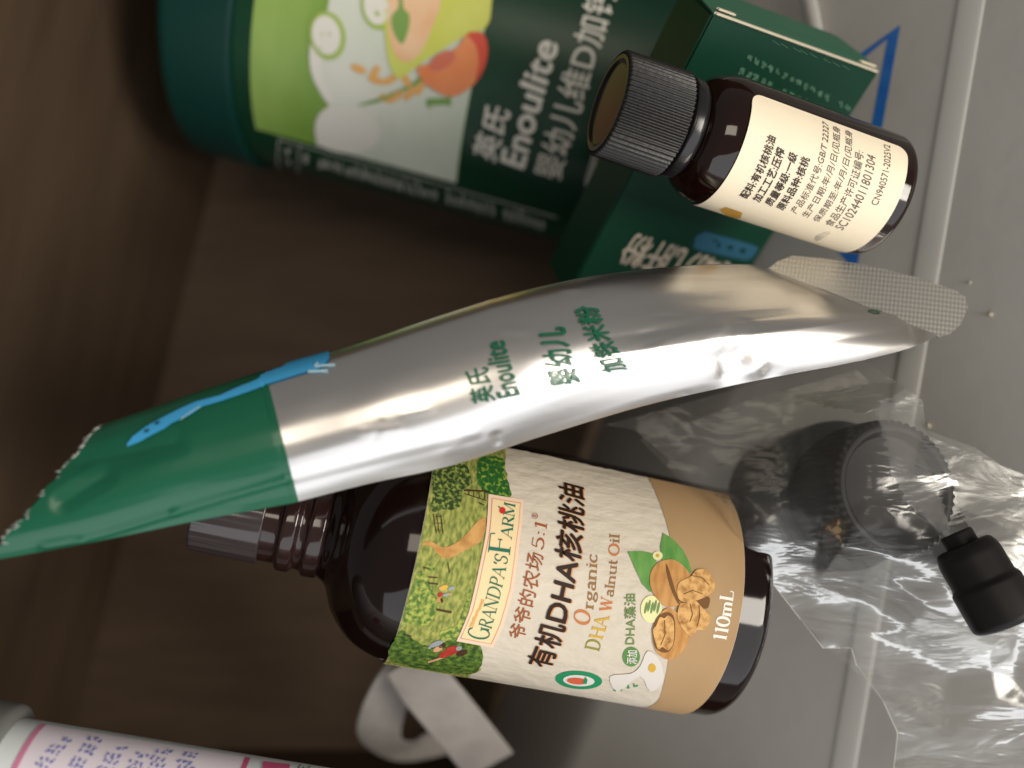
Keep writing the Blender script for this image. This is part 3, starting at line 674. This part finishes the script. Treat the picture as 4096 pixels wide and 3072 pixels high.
class TubeS:
    step = (.0385, .0105)
    def proj(s):
        D = H-GP[..., 2]; return 2048+GP[..., 0]/D*F, 1536-GP[..., 1]/D*F
    def inv(s, px, py):
        X, Y = s.pr; dd = (X-px)**2+(Y-py)**2; i, j = np.unravel_index(np.argmin(dd), dd.shape)
        i = min(max(i, 1), NT-1); j = min(max(j, 1), NW-1)
        J = np.array([[(X[i+1, j]-X[i-1, j])/2, (X[i, j+1]-X[i, j-1])/2], [(Y[i+1, j]-Y[i-1, j])/2, (Y[i, j+1]-Y[i, j-1])/2]])
        try: q = np.linalg.solve(J, np.array([px-X[i, j], py-Y[i, j]]))
        except np.linalg.LinAlgError: q = np.zeros(2)
        q = np.clip(q, -2, 2); return ((i+q[0])/NT*NS, (j+q[1])/NW)
    def pos(s, t, w_, off=0):
        x = min(max(t/NS*NT, 0), NT-1e-6); y = min(max(w_*NW, 0), NW-1e-6); i, j = int(x), int(y); a, b = x-i, y-j
        def bl(G): return G[i, j]*(1-a)*(1-b)+G[i+1, j]*a*(1-b)+G[i, j+1]*(1-a)*b+G[i+1, j+1]*a*b
        n = bl(GN); return V(bl(GP)+n/np.linalg.norm(n)*off)
ts = TubeS(); ts.pr = ts.proj()
# pinches and creases in the foil
X, Y = ts.pr; dsp = np.zeros(X.shape)
def seg(p, q, amp, r, sharp=1.0):
    p, q = np.array(p, float), np.array(q, float); d_ = q-p; L2 = (d_**2).sum()
    t = np.clip(((X-p[0])*d_[0]+(Y-p[1])*d_[1])/L2, 0, 1); dist = np.hypot(X-p[0]-t*d_[0], Y-p[1]-t*d_[1])
    return amp*np.clip(1-dist/r, 0, 1)**sharp
dsp += seg((2965, 1352), (2957, 1510), -.085, 85) + seg((2957, 1512), (3085, 1435), .05, 60) + seg((3085, 1432), (3078, 1500), -.05, 60)
dsp += seg((2880, 1420), (2900, 1500), -.05, 90, 1.4) + seg((2745, 1585), (2722, 1650), -.05, 26) + seg((1985, 1745), (1990, 1775), -.03, 24)
dsp += seg((2450, 1420), (2950, 1345), .05, 70) + seg((2965, 1345), (3570, 1268), .06, 60) + seg((3660, 1300), (3690, 1372), -.08, 30) + seg((3700, 1290), (3752, 1335), .04, 16)
dsp += seg((420, 1900), (250, 2010), -.05, 60) + seg((330, 1850), (700, 1770), -.04, 70, 1.3) + seg((180, 2185), (330, 2160), .05, 30) + seg((330, 2165), (700, 2050), .035, 24) + seg((700, 2050), (1150, 1915), .035, 24) + seg((1150, 1915), (1900, 1730), .014, 30)
for i in range(NT+1):
    for j in range(NW+1):
        t = NS*i/NT
        dsp[i, j] += .032*noise.noise((t*.8, j/NW*2.0, 3.1))*min(1, t/1.2)+.006*noise.noise((t*1.6, j/NW*6, 9.1))+.006*noise.noise((t*.35, j/NW*15, 5.5))
cr = random.Random(21)
for _ in range(24):
    x, y = cr.uniform(1100, 3650), cr.uniform(1100, 2000); an = cr.choice((cr.uniform(-.5, .1), cr.uniform(.8, 2.2))); l_ = cr.uniform(18, 75)
    dsp += seg((x-math.cos(an)*l_, y-math.sin(an)*l_), (x+math.cos(an)*l_, y+math.sin(an)*l_), cr.choice((-1, 1))*cr.uniform(.003, .009), cr.uniform(14, 40))
fade = np.minimum(1, np.minimum(np.arange(NW+1)/8, (NW-np.arange(NW+1))/8))[None, :]
GP = GP+GN*(dsp*fade)[..., None]; GN = grid_normals(); ts.pr = ts.proj()
FOIL = mat('brushed_silver_foil', rgb(220, 217, 214), .31, metal=1, bump=.05, bscale=60, bstretch=(1, 3, 1))
FOILG = mat('green_foil_print', rgb(14, 88, 62), .34, spec=.4, coat=.22, bump=.06, bscale=60)
TUBE = thing('foil_tube', 'silver foil tube with a torn green end, lying across the big bottle', 'tube', Matrix.Translation(W(1900, 1560, 16.2)*S))
jag = [.0]*(NW+19)
rng = random.Random(3)
jagf = [max(0, .16*noise.noise((j*.16, 1.7, 0))+.12*noise.noise((j*.55, 4.2, 0))+.07) for j in range(NW+1)]
vs, fs, mi = [], [], []
cols = NW+1+17
for i in range(NT+1):
    for j in range(NW+1):
        if i < 6:
            t = NS*i/NT; t = t+(jagf[j])*(1-i/6); p = ts.pos(t, j/NW)
        else: p = V(GP[i, j])
        vs.append(p)
    for j in range(1, 18): vs.append(V(BK[max(i, 1), j]))
for i in range(NT):
    for j in range(cols):
        a = i*cols+j; b = i*cols+(j+1) % cols; fs.append((a, b, b+cols, a+cols)); mi.append(1 if NS*(i+.5)/NT < 4.0 else 0)
mk('tube_body', vs, fs, [FOIL, FOILG], TUBE, True, None, mi)
# torn fringe of white fibres
vs, fs = [], []
for k_ in range(150):
    wv = rng.random(); j = int(wv*NW); t = jagf[j]
    dens = 1 if (.02 < wv < .38 or wv > .9) else .35
    if rng.random() > dens: continue
    p = ts.pos(t+.02, wv, .0); d_ = (ts.pos(0, wv)-ts.pos(.6, wv)).normalized(); s_ = (ts.pos(t, min(wv+.01, 1))-ts.pos(t, max(wv-.01, 0)))
    if s_.length < 1e-6: continue
    s_.normalize(); l_ = rng.uniform(.02, .10); a = V((rng.uniform(-.6, .6), rng.uniform(-.6, .6), rng.uniform(-.3, .8)))*.04; b = len(vs)
    vs += [p-s_*.014, p+s_*.014, p+d_*l_+a, p+V((0, 0, .015))]; fs += [(b, b+1, b+2), (b, b+2, b+3), (b+1, b+3, b+2)]
o_ = mk('torn_fringe', vs, fs, mat('torn_white_fibre', rgb(220, 222, 216), .5), TUBE, False); o_['kind'] = 'stuff'
# crimped seal fin
seal_out = [(3070, 1078), (3110, 1045), (3172, 1022), (3300, 1034), (3470, 1062), (3660, 1114), (3815, 1163), (3858, 1190), (3869, 1232), (3842, 1298), (3800, 1336), (3752, 1352)]
sp = Plane(W(3420, 1190, 18.3), W(3740, 1330, 18.1)-W(3120, 1075, 18.4), W(3500, 1060, 18.75)-W(3420, 1215, 18.3))
if sp.N.z < 0: sp.N = -sp.N; sp.V = -sp.V
pr_in = [(3735, 1345), (3560, 1270), (3300, 1160), (3110, 1092)]
poly = [sp.inv(*p) for p in seal_out]+[sp.inv(*p) for p in pr_in]
bm = bmesh.new(); f_ = bm.faces.new([bm.verts.new((u, v_, 0)) for u, v_ in poly]); bmesh.ops.triangulate(bm, faces=[f_])
for ax in (0, 1):
    for k_ in range(-40, 41):
        no = V((0, 0, 0)); no[ax] = 1; bmesh.ops.bisect_plane(bm, geom=bm.verts[:]+bm.edges[:]+bm.faces[:], plane_co=no*k_*.1, plane_no=no, dist=1e-5)
bm.verts.index_update(); vs = []; n_ = len(bm.verts)
for s_ in (1, -1):
    for v_ in bm.verts: vs.append(sp.pos(v_.co.x, v_.co.y, .02*s_+.03*math.sin(v_.co.x*1.3)))
fs = [tuple(v_.index for v_ in f_.verts) for f_ in bm.faces]; fs += [tuple(i+n_ for i in reversed(f_)) for f_ in fs]
for e in bm.edges:
    if len(e.link_faces) == 1: a, b = e.verts[0].index, e.verts[1].index; fs.append((a, b, b+n_, a+n_))
uvs = [(v_.co.x, v_.co.y) for v_ in bm.verts]*2; bm.free()
m = bpy.data.materials.new('crimped_foil'); m.use_nodes = True; N = m.node_tree.nodes; Lk = m.node_tree.links; b_ = N['Principled BSDF']
b_.inputs['Base Color'].default_value = rgb(204, 201, 194); b_.inputs['Metallic'].default_value = 1; b_.inputs['Roughness'].default_value = .48
tc = N.new('ShaderNodeTexCoord'); sm_ = None
for dr in ((1, .15), (-.35, 1)):
    vm = N.new('ShaderNodeVectorMath'); vm.operation = 'DOT_PRODUCT'; Lk.new(tc.outputs['UV'], vm.inputs[0]); vm.inputs[1].default_value = (dr[0], dr[1], 0)
    mm = N.new('ShaderNodeMath'); mm.operation = 'MULTIPLY'; Lk.new(vm.outputs['Value'], mm.inputs[0]); mm.inputs[1].default_value = 2*math.pi/(  .00085 if dr[0] == 1 else .0012)
    si = N.new('ShaderNodeMath'); si.operation = 'SINE'; Lk.new(mm.outputs[0], si.inputs[0])
    if sm_ is None: sm_ = si
    else:
        ad = N.new('ShaderNodeMath'); ad.operation = 'MULTIPLY_ADD'; Lk.new(si.outputs[0], ad.inputs[0]); ad.inputs[1].default_value = .55; Lk.new(sm_.outputs[0], ad.inputs[2]); sm_ = ad
bp = N.new('ShaderNodeBump'); bp.inputs['Strength'].default_value = .13; bp.inputs['Distance'].default_value = .0003; Lk.new(sm_.outputs[0], bp.inputs['Height']); Lk.new(bp.outputs[0], b_.inputs['Normal'])
mk('crimped_seal', vs, fs, m, TUBE, False, uvs)
GRN = mat('green_foil_lettering', rgb(18, 92, 66), .3, spec=.5)
SKY = mat('sky_blue_foil_print', rgb(62, 160, 214), .3, spec=.4, coat=.3); SKL = mat('pale_blue_foil_print', rgb(178, 216, 232), .35); EYE = mat('dark_eye_print', rgb(28, 60, 72), .4)
pr = Print('lettering', ts, TUBE)
def P7(pts): return [(1800+x/2.765, 1150+y/2.765) for x, y in pts]
for tx, pts, bd in (('英氏', ((505, 1245), (420, 880), (250, 1290)), .022), ('Enoulite', ((770, 1180), (595, 590), (540, 1225)), .02), ('婴幼儿', ((1430, 1040), (1260, 440), (1120, 1090)), .026), ('加铁米粉', ((1960, 900), (1620, 215), (1690, 950)), .022)):
    bl, br, tl = P7(pts)
    pr.text(tx, bl, br, tl, GRN, .034, bd)
bl, br, tl = (3545, 1250), (3520, 1228), (3500, 1258)
pr.text('9', bl, br, tl, GRN, .012)
pr.done()
def P8(pts): return [(100+x/1.7015, 1350+y/1.7015) for x, y in pts]
pr = Print('blue_animal_print', ts, TUBE)
pr.px(P8([(700, 745), (700, 725), (740, 675), (830, 610), (950, 545), (1080, 480), (1170, 442), (1330, 400), (1450, 345), (1600, 270), (1760, 205), (1900, 160), (2085, 108), (2075, 150), (2040, 195), (1990, 225), (1900, 245), (1740, 295), (1600, 345), (1450, 400), (1330, 440), (1210, 475), (1130, 530), (1000, 590), (960, 620), (880, 660), (780, 715)]), SKY, .03)
for cx, cy in ((908, 588), (836, 640)): pr.ell(*P8([(cx, cy)])[0], 12, 5, EYE, .04, -25, 12)
pr.line(P8([(2000, 180), (1975, 205), (2115, 195)]), 9, SKL, .04); pr.line(P8([(1930, 240), (2065, 235)]), 10, SKL, .04)
pr.line(P8([(1065, 565), (1130, 515), (1200, 475)]), 4, SKL, .04)
pr.done()

# ------------------------------------------------------------------ strap loop on the tray
def ribbon(name, pts, wv, hw, th, m, parent=None):
    P = []
    for i in range(len(pts)-1):
        a = [V(pts[min(max(i+k_-1, 0), len(pts)-1)]) for k_ in range(4)]; wa = [V(wv[min(max(i+k_-1, 0), len(pts)-1)]) for k_ in range(4)]
        for j in range(8): t = j/8; P.append((cat(*a, t), cat(*wa, t)))
    P.append((V(pts[-1]), V(wv[-1]))); vs, fs = [], []
    for i, (p, w_) in enumerate(P):
        d_ = (P[min(i+1, len(P)-1)][0]-P[max(i-1, 0)][0]).normalized(); w_ = (w_-d_*w_.dot(d_)).normalized(); n = d_.cross(w_)
        for su, sn in ((-1, .8), (-.92, 1), (.92, 1), (1, .8), (1, -.8), (.92, -1), (-.92, -1), (-1, -.8)): vs.append(p+w_*hw*su+n*th*sn)
    for i in range(len(P)-1):
        for j in range(8): a = i*8+j; b = i*8+(j+1) % 8; fs.append((a, b, b+8, a+8))
    fs += [tuple(range(7, -1, -1)), tuple(range(len(vs)-8, len(vs)))]
    return mk(name, vs, fs, m, parent)
RB = mat('grey_webbing', rgb(150, 144, 138), .7, col2=rgb(136, 130, 125), cscale=120)
ST_ = thing('strap_loop', 'blurred light grey strap folded into a loop beside the big bottle', 'strap', Matrix.Translation(W(1700, 2850, 24.5)*S))
ribbon('strap', [W(1740, 2640, 23.5), W(1600, 2720, 23.6), W(1530, 2850, 24.3), W(1525, 2960, 25.2), W(1640, 3000, 26.2), W(1780, 2960, 26.4)],
       [(.55, .3, .5), (.8, .5, .2), (.8, .45, .2), (.75, .3, .4), (.2, .7, .6), (-.2, .8, .5)], .62, .05, RB, ST_)
ribbon('strap', [W(1640, 2640, 22.9), W(1700, 2740, 22.9), W(1790, 2850, 23.2), W(1880, 2960, 23.6), W(1960, 3060, 24)],
       [(.75, .6, .1)]*5, .72, .05, RB, ST_)

# ------------------------------------------------------------------ pink and white bottle at the lower left
wb, wt_ = W(2170, 3522, 16.5), W(-25, 3186, 15.3)
wc = Cyl(wb, wt_, 1.3, V((-.05, .35, 1)))
PB = thing('pink_label_bottle', 'white bottle with pink bordered label and blue print, grey cap, lower left', 'bottle', wc.M())
L = wc.L
WPL = mat('white_glossy_plastic', rgb(240, 246, 250), .3, spec=.5); PNK = mat('pale_pink_print', rgb(250, 240, 252), .4); PLN = mat('pink_line_print', rgb(226, 140, 178), .4); HPK = mat('hot_pink_print', rgb(216, 96, 140), .4); BIN = mat('violet_blue_print', rgb(132, 134, 204), .5)
lathe('body', wc, rnd_prof([(0, 0), (1.3, 0), (1.3, L), (1.15, L+.12), (1.05, L+.14)], .12), WPL, PB)
lathe('cap', wc, rnd_prof([(1.2, L-.1), (1.52, L-.06), (1.54, L+.3), (1.5, L+1.6), (1.3, L+1.75), (0, L+1.75)], .2), mat('mid_grey_plastic', rgb(120, 120, 118), .4), PB)
pr = Print('label', wc, PB)
ul, vl = wc.inv(148, 2925); ur, vr = wc.inv(985, 3045); ue = wc.inv(700, 2985)[0]
pr.poly([(-2, vl), (ue, vl), (ue, vr), (-2, vr)], PNK, .01)
for v_ in (vl, vr): pr.poly([(-2, v_-.045), (ue, v_-.045), (ue, v_+.045), (-2, v_+.045)], PLN if v_ == vl else HPK, .016)
pr.px([(1052, 3048), (1160, 3060), (1150, 3110), (1045, 3100)], HPK, .016)
lb = pr.done()
pr = Print('lettering', wc, lb)
for i, (x, y, n_) in enumerate(((240, 2938, 4), (365, 2940, 4), (460, 2975, 3), (550, 3005, 3), (640, 2988, 3), (745, 3000, 3))):
    for k_ in range(n_):
        q = V((x-k_*44*(1-i*.12), y+k_*52)); pr.marks(q+V((-48, 56)), q+V((-2, -4)), q+V((-48+66, 70)), 2, 3, BIN, .02, .95, 4, .2)
pr.marks((1185, 3085), (1240, 3095), (1190, 3056), 3, 1, INK, .02, 1)
pr.done()

# ------------------------------------------------------------------ black capped bottle and nozzles inside the clear bag
c1 = Cyl(W(3330, 1985, 19.4), W(3590, 1950, 17.3), 1.3)
WB = thing('bagged_bottle', 'black ribbed bottle cap wrapped in crumpled clear film', 'bottle', c1.M())
L = c1.L
lathe('cap', c1, rnd_prof([(1.5, .2), (1.62, .2), (1.6, .5), (1.42, .6), (1.36, L-.05), (1.26, L)], .06), BLACKD, WB, 400, lambda r, z, ph: r-.05*(.5-.5*math.cos(50*ph)) if (r > 1.2 and z > .7) else r)
lathe('cap_top', c1, rnd_prof([(1.28, L-.03), (1.24, L), (1.12, L), (1.04, L-.22), (0, L-.26)], .05), BLACKD, WB)
lathe('glass_body', c1, rnd_prof([(0, -2.4), (1.3, -2.4), (1.6, -1.8), (1.62, -.2), (1.5, .22)], .2), AMBER2, WB)
c2 = Cyl(W(3480, 2105, 19.0), W(4075, 2135, 18.9), .8)
NZ = thing('spray_nozzle', 'pointed black nozzle lying in the clear film bag', 'nozzle', c2.M())
lathe('nozzle_cone', c2, rnd_prof([(0, 0), (.62, 0), (.66, c2.L*.45), (.42, c2.L*.66), (.05, c2.L*.99), (0, c2.L)], .1), BLACKD, NZ)
lathe('collar', c2, rnd_prof([(.5, c2.L*.3), (.74, c2.L*.3), (.74, c2.L*.44), (.5, c2.L*.46)], .06), BLACKD, NZ)
c3 = Cyl(W(3850, 2180, 16.6), W(4040, 2500, 16.1), .6)
N2 = thing('pump_head', 'small black pump head lying on the film near the right edge', 'pump head', c3.M())
lathe('pump_body', c3, rnd_prof([(0, 0), (.5, 0), (.58, c3.L*.12), (.58, c3.L*.45), (.64, c3.L*.5), (.64, c3.L*.95), (.5, c3.L), (0, c3.L+.02)], .08), BLACKD, N2)
lathe('stem', c3, rnd_prof([(0, -.25), (.3, -.25), (.3, .1), (0, .12)], .05), BLACKD, N2)

# ------------------------------------------------------------------ crumpled clear bag
m = bpy.data.materials.new('clear_film'); m.use_nodes = True; N = m.node_tree.nodes; Lk = m.node_tree.links; N.clear()
out = N.new('ShaderNodeOutputMaterial'); tr = N.new('ShaderNodeBsdfTransparent'); tr.inputs[0].default_value = (.95, .95, .94, 1)
gl = N.new('ShaderNodeBsdfGlossy'); gl.inputs['Roughness'].default_value = .2; gl.inputs[0].default_value = (.95, .95, .93, 1)
fr = N.new('ShaderNodeFresnel'); fr.inputs[0].default_value = 1.5
mr = N.new('ShaderNodeMath'); mr.operation = 'MULTIPLY_ADD'; mr.inputs[1].default_value = .45; mr.inputs[2].default_value = .0; mr.use_clamp = True; Lk.new(fr.outputs[0], mr.inputs[0])
mx = N.new('ShaderNodeMixShader'); Lk.new(mr.outputs[0], mx.inputs[0]); Lk.new(tr.outputs[0], mx.inputs[1]); Lk.new(gl.outputs[0], mx.inputs[2])
df = N.new('ShaderNodeBsdfDiffuse'); df.inputs[0].default_value = (.8, .79, .77, 1); m2 = N.new('ShaderNodeMixShader'); m2.inputs[0].default_value = .03
Lk.new(mx.outputs[0], m2.inputs[1]); Lk.new(df.outputs[0], m2.inputs[2]); Lk.new(m2.outputs[0], out.inputs[0]); FILM = m
tc = N.new('ShaderNodeTexCoord'); mp = N.new('ShaderNodeMapping'); mp.inputs['Rotation'].default_value = (0, 0, .5); mp.inputs['Scale'].default_value = (1, 2.6, 1); Lk.new(tc.outputs['Object'], mp.inputs[0])
nz_ = N.new('ShaderNodeTexNoise'); nz_.inputs['Scale'].default_value = 64; nz_.inputs['Detail'].default_value = 3; nz_.inputs['Distortion'].default_value = .6; Lk.new(mp.outputs[0], nz_.inputs['Vector'])
bp = N.new('ShaderNodeBump'); bp.inputs['Strength'].default_value = .42; bp.inputs['Distance'].default_value = .002; Lk.new(nz_.outputs[0], bp.inputs['Height']); Lk.new(bp.outputs[0], gl.inputs['Normal']); Lk.new(bp.outputs[0], fr.inputs['Normal'])
FB = thing('film_bag', 'crumpled clear plastic film bag at the lower right', 'plastic bag', Matrix.Translation(W(3500, 2200, 18)*S))
RIMM = mat('film_rim', rgb(190, 188, 178), .25, spec=.6)
def inside(x, y, P):
    r = False; n = len(P)
    for i in range(n):
        (x1, y1), (x2, y2) = P[i], P[(i+1) % n]
        if (y1 > y) != (y2 > y) and x < (x2-x1)*(y-y1)/(y2-y1)+x1: r = not r
    return r
def film(name, outline, dfun, seed, npts, amp, keys=()):
    rr = random.Random(seed); xs = [p[0] for p in outline]; ys = [p[1] for p in outline]; st_ = 10
    x0, y0 = min(xs)-20, min(ys)-20; nx, ny_ = int((max(xs)-x0)/st_)+4, int((max(ys)-y0)/st_)+4
    XX, YY = np.meshgrid(x0+np.arange(nx)*st_, y0+np.arange(ny_)*st_)
    P = [(x0-60, y0-60), (max(xs)+90, y0-60), (max(xs)+90, max(ys)+90), (x0-60, max(ys)+90)]; Z = [0]*4
    for k_ in keys: P.append(k_[:2]); Z.append(k_[2])
    while len(P) < npts:
        p = (rr.uniform(min(xs), max(xs)), rr.uniform(min(ys), max(ys)))
        if min((p[0]-q[0])**2+(p[1]-q[1])**2 for q in P) > 65**2: P.append(p); Z.append(rr.uniform(-1, 1)*amp)
    tri = delaunay_2d_cdt([V(p) for p in P], [], [], 0, 1e-4)
    Dm = np.zeros(XX.shape)
    for f_ in tri[2]:
        a, b, c = (tri[0][k_] for k_ in f_); za, zb, zc = (Z[tri[3][k_][0]] for k_ in f_)
        d_ = (b.y-c.y)*(a.x-c.x)+(c.x-b.x)*(a.y-c.y)
        l1 = ((b.y-c.y)*(XX-c.x)+(c.x-b.x)*(YY-c.y))/d_; l2 = ((c.y-a.y)*(XX-c.x)+(a.x-c.x)*(YY-c.y))/d_; l3 = 1-l1-l2
        m_ = (l1 >= -1e-6) & (l2 >= -1e-6) & (l3 >= -1e-6); Dm[m_] = (l1*za+l2*zb+l3*zc)[m_]
    for _ in range(1):
        Q = np.pad(Dm, 1, mode='edge'); Dm = (Q[:-2, 1:-1]+Q[2:, 1:-1]+Q[1:-1, :-2]+Q[1:-1, 2:]+2*Q[1:-1, 1:-1])/6
    def depth(x, y):
        u, v = min(max((x-x0)/st_, 0), nx-1.001), min(max((y-y0)/st_, 0), ny_-1.001); i, j = int(u), int(v); a, b = u-i, v-j
        return dfun(x, y)+Dm[j, i]*(1-a)*(1-b)+Dm[j, i+1]*a*(1-b)+Dm[j+1, i]*(1-a)*b+Dm[j+1, i+1]*a*b
    bm = bmesh.new(); f_ = bm.faces.new([bm.verts.new((p[0], p[1], 0)) for p in outline]); bmesh.ops.triangulate(bm, faces=[f_])
    for ax, n_, o_ in ((0, nx, x0), (1, ny_, y0)):
        for k_ in range(1, n_):
            pc = V((0, 0, 0)); pc[ax] = o_+k_*st_*1.4; no = V((0, 0, 0)); no[ax] = 1
            if pc[ax] > max(v_.co[ax] for v_ in bm.verts[:6]) + 3000: break
            bmesh.ops.bisect_plane(bm, geom=bm.verts[:]+bm.edges[:]+bm.faces[:], plane_co=pc, plane_no=no, dist=.01)
    bm.verts.index_update()
    vs = [W(v_.co.x, v_.co.y, depth(v_.co.x, v_.co.y)) for v_ in bm.verts]; fs = [tuple(v_.index for v_ in f_.verts) for f_ in bm.faces]; bm.free()
    o_ = mk(name, vs, fs, FILM, FB)
    # the cut rim of the sheet: a hair-thin bead
    rim = []
    for k_ in range(len(outline)):
        a, b = V(outline[k_]), V(outline[(k_+1) % len(outline)])
        if min(a.x, b.x) > 4150 or min(a.y, b.y) > 3150 or name == 'back_sheet' or min(a.y, b.y) < 2100: continue
        n_ = max(2, int((b-a).length/14)); pts = [W(*(a.lerp(b, t/n_)), depth(*(a.lerp(b, t/n_)))) for t in range(n_+1)]; rim.append(pts)
    vs, fs = [], []
    for pts in rim:
        b0 = len(vs)
        for p in pts:
            for q in range(4): an = math.pi/2*q; vs.append(p+V((math.cos(an), math.sin(an), .3*math.sin(an+1)))*.009)
        for k_ in range(len(pts)-1):
            for q in range(4): a = b0+k_*4+q; b = b0+k_*4+(q+1) % 4; fs.append((a, b, b+4, a+4))
    if vs: mk('sheet_rim', vs, fs, RIMM, o_)
OUT = [(2420, 1700), (2640, 1640), (3000, 1540), (3460, 1440), (3560, 1510), (3690, 1600), (3705, 1720), (3900, 1790), (4060, 1900), (4250, 1980), (4250, 3200), (3560, 3200), (3590, 2930), (3530, 2800), (3425, 2660), (3405, 2592), (3292, 2592), (2970, 2180), (2700, 1860), (2540, 1720)]
def d1(x, y):
    base = 19.0-.0006*(x-2500)
    b = 1.9*math.exp(-((x-3480)/360)**2-((y-1990)/400)**2)+.9*math.exp(-((x-2980)/160)**2-((y-2150)/300)**2)+1.4*math.exp(-((x-3900)/260)**2-((y-2300)/260)**2)
    return base-b
KEY = [(3205, 1945, -.12), (3500, 1640, -.25), (3690, 1660, .1), (3300, 2100, .1), (3370, 2180, -.22), (3840, 1880, -.2), (3600, 2240, -.14), (3920, 2170, -.2), (3760, 2330, .1), (3290, 2560, -.1), (3540, 2790, -.15),
       (3720, 2430, -.22), (3980, 2790, -.2), (3800, 2700, .15), (3640, 2600, .12), (3440, 2400, .14), (3060, 2080, -.1), (3480, 1990, .15), (3640, 1900, .12), (3180, 2300, .1), (4060, 2560, .15), (3780, 2950, -.1)]
film('front_sheet', OUT, d1, 11, 92, .10, KEY)
OUT2 = [(2560, 1760), (3000, 1600), (3430, 1480), (3700, 1740), (4250, 1960), (4250, 3200), (3640, 3200), (3600, 2900), (3440, 2700), (3320, 2600), (3020, 2260), (2760, 1960)]
film('back_sheet', OUT2, lambda x, y: d1(x, y)*.35+.65*(19.3-.0006*(x-2500)), 23, 70, .09)

# ------------------------------------------------------------------ crumbs on the tray
CRM = mat('pale_crumb', rgb(206, 196, 172), .8)
def crumb(px, py, r, label, off=.0, pos=None):
    u, v = tp.inv(px, py); p = pos if pos else tp.pos(u, v, r*.7)
    bm = bmesh.new(); bmesh.ops.create_icosphere(bm, subdivisions=2, radius=r*S)
    for v_ in bm.verts: v_.co *= 1+.35*noise.noise(v_.co*4000+V((px, 0, 0)))
    me = bpy.data.meshes.new('crumb'); bm.to_mesh(me); bm.free(); me.materials.append(CRM)
    o_ = bpy.data.objects.new('crumb', me); COL.objects.link(o_); o_.location = p*S; top(o_, label, 'crumb', None, 'crumbs on the grey tray')
crumb(3963, 1257, .045, 'pale crumb on the grey tray right of the crimped seal')
crumb(3880, 1130, .03, 'tiny crumb on the grey tray above the tip of the seal')
crumb(3715, 1702, .05, 'brown crumb near the film bag and the tray rib')
